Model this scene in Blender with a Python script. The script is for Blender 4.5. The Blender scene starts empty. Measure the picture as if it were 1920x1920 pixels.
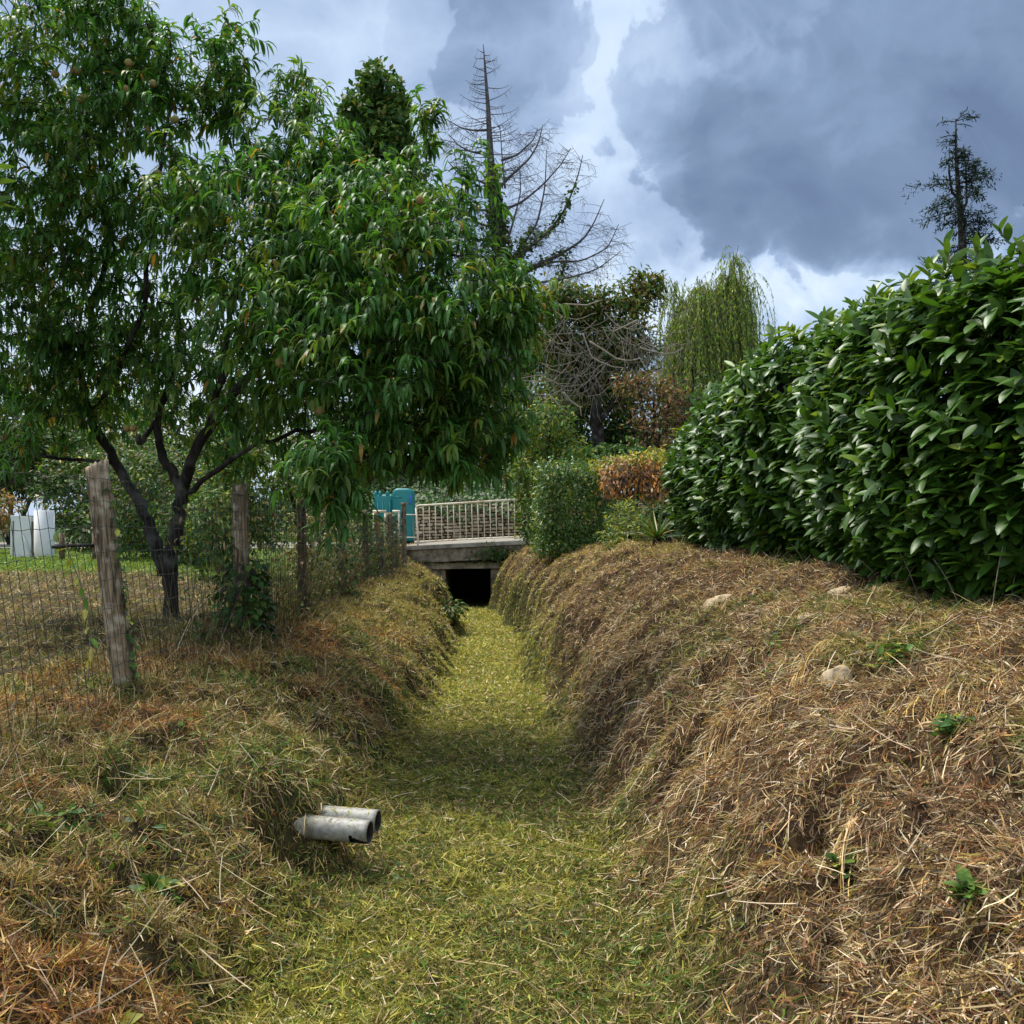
import bpy, math, random
import numpy as np
from mathutils import Vector

random.seed(7)
RNG = np.random.default_rng(11)
SC = bpy.context.scene
COL = SC.collection
F = 1775.0           # focal length in photograph pixels (1920 wide)
CAMZ = 1.6           # eye height above the ditch floor


def at(px, py, d):
    """photograph pixel at distance d (metres ahead) -> world point"""
    return np.array([(px - 960) / F * d, d, CAMZ + (965 - py) / F * d])


def nrm(v):
    v = np.asarray(v, dtype=float)
    return v / np.maximum(np.linalg.norm(v, axis=-1, keepdims=True), 1e-9)


# ------------------------------------------------------------------ noise
def _hash(ix, iy, seed):
    h = (ix.astype(np.int64) * 374761393 + iy.astype(np.int64) * 668265263 + seed * 1442695041) & 0x7FFFFFFF
    h = ((h ^ (h >> 13)) * 1274126177) & 0x7FFFFFFF
    h = h ^ (h >> 16)
    return (h & 0xFFFF) / 65535.0


def vnoise(x, y, seed=0):
    x = np.asarray(x, float); y = np.asarray(y, float)
    ix = np.floor(x); iy = np.floor(y)
    fx = x - ix; fy = y - iy
    fx = fx * fx * (3 - 2 * fx); fy = fy * fy * (3 - 2 * fy)
    a = _hash(ix, iy, seed); b = _hash(ix + 1, iy, seed)
    c = _hash(ix, iy + 1, seed); d = _hash(ix + 1, iy + 1, seed)
    return (a * (1 - fx) + b * fx) * (1 - fy) + (c * (1 - fx) + d * fx) * fy


def fbm(x, y, seed=0, octv=3):
    s = 0; a = 1; t = 0
    for k in range(octv):
        s = s + a * vnoise(x * 2 ** k, y * 2 ** k, seed + k * 17); t += a; a *= .5
    return s / t


# ------------------------------------------------------------------ mesh building
def link(o, parent=None):
    COL.objects.link(o)
    if parent is not None:
        o.parent = parent
    return o


def make_mesh(name, V, quads=None, tris=None, col=None, mat=None, parent=None, smooth=True, offset=None):
    me = bpy.data.meshes.new(name)
    V = np.asarray(V, dtype=np.float32).reshape(-1, 3)
    if offset is not None:
        V = V - np.asarray(offset, dtype=np.float32)
    quads = np.zeros((0, 4), np.int32) if quads is None else np.asarray(quads, np.int32).reshape(-1, 4)
    tris = np.zeros((0, 3), np.int32) if tris is None else np.asarray(tris, np.int32).reshape(-1, 3)
    me.vertices.add(len(V)); me.vertices.foreach_set('co', V.ravel())
    nl = quads.size + tris.size
    me.loops.add(nl)
    me.loops.foreach_set('vertex_index', np.concatenate([quads.ravel(), tris.ravel()]).astype(np.int32))
    npoly = len(quads) + len(tris)
    me.polygons.add(npoly)
    ls = np.concatenate([np.arange(len(quads)) * 4, quads.size + np.arange(len(tris)) * 3]).astype(np.int32)
    me.polygons.foreach_set('loop_start', ls)
    me.polygons.foreach_set('use_smooth', np.full(npoly, smooth, dtype=bool))
    if col is not None:
        a = me.attributes.new('col', 'FLOAT_COLOR', 'POINT')
        c = np.ones((len(V), 4), np.float32); c[:, :3] = np.clip(col, 0, 1)
        a.data.foreach_set('color', c.ravel())
    me.update(calc_edges=True)
    me.validate()
    if mat:
        me.materials.append(mat)
    o = bpy.data.objects.new(name, me)
    return link(o, parent)


class MB:
    """collects pieces, builds ONE mesh object"""
    def __init__(s):
        s.V = []; s.Q = []; s.T = []; s.C = []; s.n = 0

    def add(s, V, Q=None, T=None, col=(.5, .5, .5)):
        V = np.asarray(V, float).reshape(-1, 3)
        if Q is not None and len(Q): s.Q.append(np.asarray(Q).reshape(-1, 4) + s.n)
        if T is not None and len(T): s.T.append(np.asarray(T).reshape(-1, 3) + s.n)
        c = np.asarray(col, float)
        if c.ndim == 1: c = np.tile(c, (len(V), 1))
        s.V.append(V); s.C.append(c); s.n += len(V)

    def tube(s, P, R, k=6, col=(.5, .5, .5), cap=True, jit=0):
        P = np.asarray(P, float); n = len(P)
        R = np.broadcast_to(np.asarray(R, float), (n,)).copy()
        Tn = np.gradient(P, axis=0); Tn = nrm(Tn)
        ref = np.array([0, 0, 1.0]) if abs(Tn[0][2]) < .9 else np.array([1.0, 0, 0])
        A = nrm(np.cross(Tn, ref)); B = np.cross(Tn, A)
        th = np.arange(k) / k * 2 * np.pi
        r = R[:, None] * (1 + (RNG.uniform(-jit, jit, (n, k)) if jit else 0))
        V = P[:, None, :] + A[:, None, :] * (np.cos(th) * r)[..., None] + B[:, None, :] * (np.sin(th) * r)[..., None]
        V = V.reshape(-1, 3)
        i = np.arange(n - 1)[:, None] * k; j = np.arange(k)[None, :]; j2 = (j + 1) % k
        Q = np.stack([i + j, i + j2, i + k + j2, i + k + j], -1).reshape(-1, 4)
        T = None
        if cap and k > 3:
            V = np.vstack([V, P[0], P[-1]])
            c0 = n * k; c1 = c0 + 1
            T = [[c0, (q + 1) % k, q] for q in range(k)] + [[c1, (n - 1) * k + q, (n - 1) * k + (q + 1) % k] for q in range(k)]
        s.add(V, Q, T, col)

    def box(s, x0, x1, y0, y1, z0, z1, dz_right=0.0, col=(.5, .5, .5)):
        """box; its right end may be higher by dz_right"""
        V = [(x0, y0, z0), (x1, y0, z0 + dz_right), (x1, y1, z0 + dz_right), (x0, y1, z0),
             (x0, y0, z1), (x1, y0, z1 + dz_right), (x1, y1, z1 + dz_right), (x0, y1, z1)]
        s.add(V, [(3, 2, 1, 0), (4, 5, 6, 7), (0, 1, 5, 4), (1, 2, 6, 5), (2, 3, 7, 6), (3, 0, 4, 7)], None, col)

    def leaves(s, P, D, L, W, bend, col, nseg=3, fold=.25, prof='lance', up=None, side_jit=.35):
        P = np.asarray(P, float); N = len(P); D = nrm(D)
        L = np.broadcast_to(L, (N,)); W = np.broadcast_to(W, (N,)); bend = np.broadcast_to(bend, (N,))
        if up is None:
            up = np.tile([0, 0, 1.0], (N, 1))
        up = nrm(up + RNG.normal(0, side_jit, (N, 3)))
        S = nrm(np.cross(D, up) + 1e-4)
        p = P.copy(); d = D.copy()
        G = np.array([0, 0, -1.0])
        if prof == 'lance':
            pf = lambda t: np.sin(np.pi * min(max(t, .0), 1) ** .75) * .97 + .06 * (1 - t)
        elif prof == 'oval':
            pf = lambda t: (np.sin(np.pi * (t * .93 + .05) ** .95)) ** .75
        else:
            pf = lambda t: 1 - .85 * t
        V = np.zeros((N, nseg + 1, 3, 3))
        for k in range(nseg + 1):
            t = k / nseg
            w = (W * pf(t) * .5)[:, None]
            n_ = np.cross(S, d)
            V[:, k, 1] = p
            V[:, k, 0] = p - S * w + n_ * w * fold
            V[:, k, 2] = p + S * w + n_ * w * fold
            d = nrm(d + G * (bend / nseg)[:, None])
            p = p + d * (L / nseg)[:, None]
        st = (nseg + 1) * 3
        q = []
        for k in range(nseg):
            a = k * 3
            q += [(a, a + 1, a + 4, a + 3), (a + 1, a + 2, a + 5, a + 4)]
        Q = (np.arange(N)[:, None, None] * st + np.array(q)[None]).reshape(-1, 4)
        s.add(V.reshape(-1, 3), Q, None, np.repeat(np.asarray(col, float), st, axis=0))

    def blades(s, P, D, L, W, bend, col, nseg=2, up=None, taper=.75):
        """thin strips (straw, grass): two points per station"""
        P = np.asarray(P, float); N = len(P); D = nrm(D)
        L = np.broadcast_to(L, (N,)); W = np.broadcast_to(W, (N,))
        S = nrm(np.cross(D, nrm(RNG.normal(0, 1, (N, 3)))) if up is None else np.cross(D, up))
        B = bend if np.ndim(bend) == 2 else np.array([0, 0, -1.0])[None] * np.broadcast_to(bend, (N,))[:, None]
        V = np.zeros((N, nseg + 1, 2, 3)); p = P.copy(); d = D.copy()
        for k in range(nseg + 1):
            w = (W * .5 * (1 - taper * (k / nseg) ** 1.5))[:, None]
            V[:, k, 0] = p - S * w; V[:, k, 1] = p + S * w
            d = nrm(d + B / nseg); p = p + d * (L / nseg)[:, None]
        st = (nseg + 1) * 2
        q = np.array([(2 * k, 2 * k + 1, 2 * k + 3, 2 * k + 2) for k in range(nseg)])
        Q = (np.arange(N)[:, None, None] * st + q[None]).reshape(-1, 4)
        s.add(V.reshape(-1, 3), Q, None, np.repeat(np.asarray(col, float), st, axis=0))

    def build(s, name, mat, parent=None, smooth=True):
        if not s.V: return None
        off = None
        if parent is not None:
            off = np.zeros(3); q = parent
            while q is not None:
                off = off + np.array(q.location); q = q.parent
        return make_mesh(name, np.vstack(s.V), np.vstack(s.Q) if s.Q else None, np.vstack(s.T) if s.T else None,
                         np.vstack(s.C), mat, parent, smooth, off)


def tag(o, label=None, cat=None, group=None, kind=None):
    if label: o['label'] = label
    if cat: o['category'] = cat
    if group: o['group'] = group
    if kind: o['kind'] = kind
    return o


def thing(name, label, cat, loc=(0, 0, 0), group=None):
    o = bpy.data.objects.new(name, None)
    o.location = tuple(float(v) for v in loc); o.empty_display_size = .2
    link(o)
    return tag(o, label, cat, group)


# ------------------------------------------------------------------ materials
def new_mat(name):
    m = bpy.data.materials.new(name); m.use_nodes = True
    nt = m.node_tree
    for n in list(nt.nodes): nt.nodes.remove(n)
    out = nt.nodes.new('ShaderNodeOutputMaterial')
    return m, nt, out


def N(nt, typ, **kw):
    n = nt.nodes.new(typ)
    for k, v in kw.items():
        if k in n.inputs.keys() if hasattr(n.inputs, 'keys') else False:
            n.inputs[k].default_value = v
        else:
            setattr(n, k, v)
    return n


def leaf_material(name, rough=.5, spec=.4, trans=.35, tint=(1.25, 1.2, .55), var=.25, vscale=30.0):
    m, nt, out = new_mat(name)
    at_ = nt.nodes.new('ShaderNodeAttribute'); at_.attribute_name = 'col'
    ns = nt.nodes.new('ShaderNodeTexNoise'); ns.inputs['Scale'].default_value = vscale
    geo = nt.nodes.new('ShaderNodeNewGeometry')
    nt.links.new(geo.outputs['Position'], ns.inputs['Vector'])
    mr = nt.nodes.new('ShaderNodeMapRange'); mr.inputs['To Min'].default_value = 1 - var; mr.inputs['To Max'].default_value = 1 + var
    mr.inputs['From Min'].default_value = .3; mr.inputs['From Max'].default_value = .7
    nt.links.new(ns.outputs['Fac'], mr.inputs['Value'])
    mul = nt.nodes.new('ShaderNodeVectorMath'); mul.operation = 'SCALE'
    nt.links.new(at_.outputs['Color'], mul.inputs[0]); nt.links.new(mr.outputs['Result'], mul.inputs['Scale'])
    bs = nt.nodes.new('ShaderNodeBsdfPrincipled')
    bs.inputs['Roughness'].default_value = rough; bs.inputs['Specular IOR Level'].default_value = spec
    nt.links.new(mul.outputs[0], bs.inputs['Base Color'])
    tr = nt.nodes.new('ShaderNodeBsdfTranslucent')
    tm = nt.nodes.new('ShaderNodeVectorMath'); tm.operation = 'MULTIPLY'; tm.inputs[1].default_value = tint
    nt.links.new(mul.outputs[0], tm.inputs[0]); nt.links.new(tm.outputs[0], tr.inputs['Color'])
    mx = nt.nodes.new('ShaderNodeMixShader'); mx.inputs['Fac'].default_value = trans
    nt.links.new(bs.outputs[0], mx.inputs[1]); nt.links.new(tr.outputs[0], mx.inputs[2])
    nt.links.new(mx.outputs[0], out.inputs['Surface'])
    return m


def rough_material(name, c1, c2, c3=None, scale=6.0, stretch=(1, 1, 1), rough=.85, bump=.4, bscale=None, spec=.25, lo=.35, hi=.65, metal=0.0, attr=False, bdist=.02):
    m, nt, out = new_mat(name)
    tc = nt.nodes.new('ShaderNodeTexCoord')
    mp = nt.nodes.new('ShaderNodeMapping'); mp.inputs['Scale'].default_value = stretch
    nt.links.new(tc.outputs['Object'], mp.inputs['Vector'])
    n1 = nt.nodes.new('ShaderNodeTexNoise'); n1.inputs['Scale'].default_value = scale; n1.inputs['Detail'].default_value = 6; n1.inputs['Roughness'].default_value = .65
    nt.links.new(mp.outputs[0], n1.inputs['Vector'])
    cr = nt.nodes.new('ShaderNodeValToRGB')
    cr.color_ramp.elements[0].position = lo; cr.color_ramp.elements[0].color = (*c1, 1)
    cr.color_ramp.elements[1].position = hi; cr.color_ramp.elements[1].color = (*c2, 1)
    nt.links.new(n1.outputs['Fac'], cr.inputs['Fac'])
    colr = cr.outputs['Color']
    if c3 is not None:
        n2 = nt.nodes.new('ShaderNodeTexNoise'); n2.inputs['Scale'].default_value = scale * .37; n2.inputs['Detail'].default_value = 5
        nt.links.new(tc.outputs['Object'], n2.inputs['Vector'])
        r2 = nt.nodes.new('ShaderNodeMapRange'); r2.inputs['From Min'].default_value = .5; r2.inputs['From Max'].default_value = .68
        nt.links.new(n2.outputs['Fac'], r2.inputs['Value'])
        mx = nt.nodes.new('ShaderNodeMix'); mx.data_type = 'RGBA'
        nt.links.new(r2.outputs['Result'], mx.inputs['Factor']); nt.links.new(colr, mx.inputs[6]); mx.inputs[7].default_value = (*c3, 1)
        colr = mx.outputs[2]
    if attr:
        at_ = nt.nodes.new('ShaderNodeAttribute'); at_.attribute_name = 'col'
        mm = nt.nodes.new('ShaderNodeVectorMath'); mm.operation = 'MULTIPLY'
        nt.links.new(colr, mm.inputs[0]); nt.links.new(at_.outputs['Color'], mm.inputs[1]); colr = mm.outputs[0]
    bs = nt.nodes.new('ShaderNodeBsdfPrincipled'); bs.inputs['Roughness'].default_value = rough
    bs.inputs['Specular IOR Level'].default_value = spec; bs.inputs['Metallic'].default_value = metal
    nt.links.new(colr, bs.inputs['Base Color'])
    if bump:
        n3 = nt.nodes.new('ShaderNodeTexNoise'); n3.inputs['Scale'].default_value = bscale or scale * 2; n3.inputs['Detail'].default_value = 6
        nt.links.new(mp.outputs[0], n3.inputs['Vector'])
        bp = nt.nodes.new('ShaderNodeBump'); bp.inputs['Strength'].default_value = bump; bp.inputs['Distance'].default_value = bdist
        nt.links.new(n3.outputs['Fac'], bp.inputs['Height']); nt.links.new(bp.outputs[0], bs.inputs['Normal'])
    nt.links.new(bs.outputs[0], out.inputs['Surface'])
    return m


M = {}
M['leaf'] = leaf_material('peach_leaf', .45, .4, .42)
M['far_leaf'] = leaf_material('tree_leaf', .55, .3, .32, vscale=3.0)
M['laurel'] = leaf_material('laurel_leaf', .38, .4, .30, var=.15, vscale=25)
M['straw'] = leaf_material('straw_blade', .6, .3, .22, (1.1, 1.0, .7), var=.3, vscale=18)
M['ivy'] = leaf_material('ivy_leaf', .5, .3, .25)
M['bark'] = rough_material('dark_bark', (.008, .007, .006), (.036, .03, .025), (.085, .085, .075), 14, (1, 1, .5), .9, .8, attr=False)
M['twig'] = rough_material('twig_bark', (.10, .085, .065), (.26, .23, .18), None, 20, rough=.9, bump=0)
M['dead'] = rough_material('dead_bark', (.05, .045, .048), (.13, .115, .115), None, 8, rough=.9, bump=0)
M['pale_twig'] = rough_material('pale_twig_bark', (.15, .13, .10), (.34, .30, .235), None, 8, rough=.9, bump=0)
M['post'] = rough_material('weathered_wood', (.04, .028, .018), (.42, .32, .21), (.5, .43, .32), 40, (1, 1, .07), .9, 1.0, 46, bdist=.03, attr=True)
M['ground'] = rough_material('soil_thatch', (.35, .33, .30), (1.35, 1.3, 1.2), None, 16, rough=.95, bump=.9, bscale=70, attr=True, bdist=.02, lo=.36, hi=.62)
M['concrete'] = rough_material('old_concrete', (.085, .07, .05), (.34, .29, .22), (.05, .042, .03), 4.5, rough=.92, bump=.8, bscale=14)
M['concrete_light'] = rough_material('pale_concrete', (.19, .175, .15), (.38, .35, .30), (.12, .10, .075), 5, rough=.9, bump=.5, bscale=24)
M['stone'] = rough_material('field_stone', (.34, .26, .16), (.54, .43, .28), (.24, .18, .11), 9, rough=.9, bump=.6, bscale=26, attr=True)
M['wall_stone'] = rough_material('wall_stone', (.36, .29, .2), (.62, .52, .37), (.2, .16, .11), 3, rough=.92, bump=.6, bscale=14, attr=True)
M['road'] = rough_material('gravel_road', (.20, .18, .15), (.36, .33, .28), None, 5, rough=.95, bump=.4, bscale=60)
M['rail'] = rough_material('cream_paint', (.66, .58, .42), (.82, .75, .60), (.48, .34, .20), 9, rough=.55, bump=.15, spec=.4)
M['teal'] = rough_material('teal_plastic', (.004, .165, .172), (.006, .205, .212), None, 2.5, rough=.45, bump=.05, spec=.45)
M['tealdark'] = rough_material('dark_rubber', (.01, .012, .014), (.02, .022, .024), None, 5, rough=.6, bump=0)
M['sticker'] = rough_material('blue_sticker', (.05, .12, .45), (.06, .14, .5), None, 4, rough=.4, bump=0)
M['pipe'] = rough_material('grey_plastic', (.19, .185, .16), (.43, .42, .38), (.15, .15, .11), 24, (1, 1, 1), .55, .25, 60, .4, bdist=.004)
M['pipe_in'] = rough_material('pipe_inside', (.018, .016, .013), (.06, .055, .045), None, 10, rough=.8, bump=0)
M['wire'] = rough_material('green_wire', (.012, .02, .014), (.035, .05, .038), None, 30, rough=.5, bump=0, spec=.5)
M['board'] = rough_material('white_board', (.62, .62, .62), (.80, .80, .80), (.5, .47, .44), 1.4, rough=.6, bump=.1)
M['timber'] = rough_material('brown_timber', (.10, .07, .045), (.26, .19, .12), None, 12, (1, 1, .2), .9, .5)
M['peach'] = rough_material('peach_skin', (.16, .15, .045), (.30, .22, .08), (.25, .12, .05), 20, rough=.85, bump=.1)
M['lawnbase'] = M['ground']

# ------------------------------------------------------------------ terrain
def I(v, xs, ys): return np.interp(v, xs, ys)


def sstep(a, b, v):
    t = np.clip((v - a) / (b - a), 0, 1); return t * t * (3 - 2 * t)


def ditch(y):
    fl = -.0367 * (np.clip(y, -2, 24) - 3)
    cx = I(y, [0, 3, 10, 16, 20, 24, 30], [-.10, -.13, -.26, -.36, -.70, -1.11, -1.11])
    hw = I(y, [0, 3, 10, 16, 24], [.60, .61, .54, .58, .56])
    return fl, cx, hw


def road_z(x):
    return .80 + .05 * (np.clip(x, -4, 2.5) + 2.6)


PIPE = np.array([-.72, 4.4, .14])


def H(x, y, detail=True):
    x = np.asarray(x, float); y = np.asarray(y, float)
    fl, cx, hw = ditch(y)
    wob = (fbm(y * .9, y * 0 + 3.3, 5) - .5) * .14 + (vnoise(y * 3.1, x * 1.2, 6) - .5) * I(y, [6, 10], [.12, .34])
    wob2 = (fbm(y * 1.1, y * 0 + 9.3, 8) - .5) * .36 + (vnoise(y * 2.7, x * 1.6, 7) - .5) * I(y, [5, 9], [.24, .46])
    tL = (cx - hw + wob) - x
    tR = x - (cx + hw + wob2)
    topL = I(y, [0, 5, 8, 13, 20, 24], [.60, .60, .58, .48, .44, .55])
    topR = I(y, [0, 3, 6, 11, 16, 22, 24], [1.12, 1.16, 1.2, 1.2, 1.02, .9, .85])
    sR = I(y, [0, 5, 8, 13, 20], [1.4, 1.3, 1.0, .62, .6])
    sL = I(y, [0, 6, 10, 16, 24], [1.2, 1.1, 1, .8, .75])
    pL = I(tL / sL, [0, .10, .3, .45, .75, 1.3, 1.8], [0, .14, .48, .62, .78, .94, 1])
    pR = I(tR / sR, [0, .08, .28, .5, .85, 1.35, 2.0], [0, .10, .42, .62, .79, .93, 1])
    z = fl + (topL - fl) * pL + (topR - fl) * pR
    # the field beyond the fence, the garden beyond the hedge
    z = z + sstep(2.5, 5, tL) * (.70 - topL)
    # lump and ledges of the left bank near the culvert
    for (lx, ly, rx, ry, h) in ((-1.22, 16.4, .42, .5, .40), (-1.6, 19.6, .55, .5, .25)):
        z = z + h * np.exp(-(((x - lx) / rx) ** 2 + ((y - ly) / ry) ** 2) ** 1.5)
    # hollow under the pipe
    z = z - .34 * np.exp(-((((x + .98) / .17) ** 2 + ((y - 4.09) / .17) ** 2)) ** 2)
    z = z + .15 * np.exp(-((((x + 1.15) / .28) ** 2 + ((y - 4.72) / .5) ** 2)) ** 2)
    nearw = np.exp(-np.maximum(0, np.abs(x) - 3.5) / 2)
    onb = np.clip(np.minimum(np.maximum(tL, tR) / .3, 1), 0, 1)
    if detail:
        cr_ = 1 - np.abs(2 * fbm(x * 2.6 + 4, y * 2.6, 12) - 1)
        z = z - nearw * .13 * np.clip((cr_ - .80) / .2, 0, 1) * np.clip(onb * 1.2, 0, 1) * sstep(2.1, 1.2, np.maximum(tL, tR))
        z = z + nearw * ((fbm(x * 1.3, y * 1.3, 1) - .5) * .14 * (.35 + .65 * onb)
                         + (fbm(x * 4.5, y * 4.5, 2) - .5) * .15 * (.5 + .5 * onb)
                         + (vnoise(x * 14, y * 14, 3) - .5) * .022)
    # road level behind the bridge face, trench kept open under the deck
    rz = road_z(x) - .012
    b = sstep(24.12, 24.3, y)
    inside = (np.abs(x + 1.115) < .62) & (y < 29)
    far = np.where(inside, fl, rz)
    far = far + sstep(30.3, 34.5, y) * 2.1 * sstep(-14, -6, x) * (1 - sstep(2, 5, x))
    z = z * (1 - b) + far * b
    return z


def grid_axis(parts):
    out = []
    for a, b, n in parts:
        out += list(np.linspace(a, b, n, endpoint=False))
    return np.array(out + [parts[-1][1]])


gx = grid_axis([(-500, -60, 10), (-60, -12, 16), (-12, -3.4, 34), (-3.4, 3.0, 150), (3.0, 12, 30), (12, 60, 16), (60, 500, 10)])
gy = grid_axis([(-60, -3, 12), (-3, .6, 24), (.6, 9, 190), (9, 24, 190), (24, 24.4, 10), (24.4, 36, 40), (36, 80, 20), (80, 900, 14)])
GX, GY = np.meshgrid(gx, gy)
GZ = H(GX, GY)


def zone(x, y):
    """what grows where -> weights (green clippings, straw, left bank, lawn)"""
    fl, cx, hw = ditch(y)
    tL = (cx - hw) - x; tR = x - (cx + hw)
    n = (fbm(x * 1.5, y * 1.5, 31) - .5) * .5
    floor = np.clip(1 - (np.maximum(tL, tR * 1.0) + n * .6) / .3, 0, 1)
    straw = np.where(tR > 0, 1 - floor, 0)
    left = np.where(tL > 0, 1 - floor, 0)
    lawn = sstep(14, 16, y + n * 2) * sstep(-3.0, -3.8, x)
    return floor, straw, left, lawn


zf, zs, zl, zw = zone(GX, GY)
soil = (zf[..., None] * np.array([.075, .075, .022]) + zs[..., None] * np.array([.095, .06, .032]) + zl[..., None] * np.array([.07, .052, .024]))
soil = soil * (1 - zw[..., None]) + zw[..., None] * np.array([.07, .13, .02])
fargreen = sstep(30, 33, GY)[..., None]
soil = soil * (1 - fargreen) + fargreen * np.array([.03, .05, .015])
nxg, nyg = len(gx), len(gy)
ii = (np.arange(nyg - 1)[:, None] * nxg + np.arange(nxg - 1)[None, :]).ravel()
make_mesh('ground', np.stack([GX, GY, GZ], -1).reshape(-1, 3), np.stack([ii, ii + 1, ii + 1 + nxg, ii + nxg], -1), None,
          soil.reshape(-1, 3), M['ground'])
tag(bpy.data.objects['ground'], 'grassy ground with a ditch cut through it', None, None, 'structure')


def slope(x, y, e=.05):
    gx_ = (H(x + e, y) - H(x - e, y)) / (2 * e); gy_ = (H(x, y + e) - H(x, y - e)) / (2 * e)
    return gx_, gy_


# ------------------------------------------------------------------ grass, clippings, straw
PAL = {
    'lime': (.46, .43, .075), 'lime2': (.32, .32, .055), 'green': (.10, .19, .03), 'dgreen': (.045, .11, .025),
    'straw': (.62, .46, .24), 'pale': (.74, .62, .42), 'gold': (.60, .40, .13), 'rust': (.33, .15, .065),
    'brown': (.20, .13, .07), 'orange': (.50, .23, .05), 'olive': (.20, .19, .045), 'dark': (.06, .042, .026), 'yolive': (.40, .35, .08)}


def pick(names, w, n):
    w = np.asarray(w, float); idx = RNG.choice(len(names), n, p=w / w.sum())
    c = np.array([PAL[k] for k in names])[idx]
    return c * RNG.uniform(.75, 1.25, (n, 1)) * RNG.uniform(.93, 1.07, (n, 3))


def sample_ground(n, y0, y1, x0, x1, power):
    """more blades near, fewer far: density falls as distance^-power"""
    u = RNG.uniform(0, 1, n)
    a = 1 - power
    if abs(a) < 1e-6: y = y0 * (y1 / y0) ** u
    else: y = (y0 ** a + u * (y1 ** a - y0 ** a)) ** (1 / a)
    x = RNG.uniform(0, 1, n) * (x1 - x0) + x0
    keep = (np.abs(x) < .62 * y + .9)
    return x[keep], y[keep]


def lay(x, y, tilt, az=None, lift=.012):
    """directions lying on the ground, tilted up by 'tilt' radians"""
    sx, sy = slope(x, y, .08)
    n = len(x)
    if az is None: az = RNG.uniform(0, 2 * np.pi, n)
    hx, hy = np.cos(az), np.sin(az)
    d = np.stack([hx, hy, hx * sx + hy * sy], -1); d = nrm(d)
    up = nrm(np.stack([-sx, -sy, np.ones(n)], -1))
    d = nrm(d * np.cos(tilt)[:, None] + up * np.sin(tilt)[:, None])
    P = np.stack([x, y, H(x, y) + RNG.uniform(-.004, lift, n)], -1)
    return P, d, up


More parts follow.
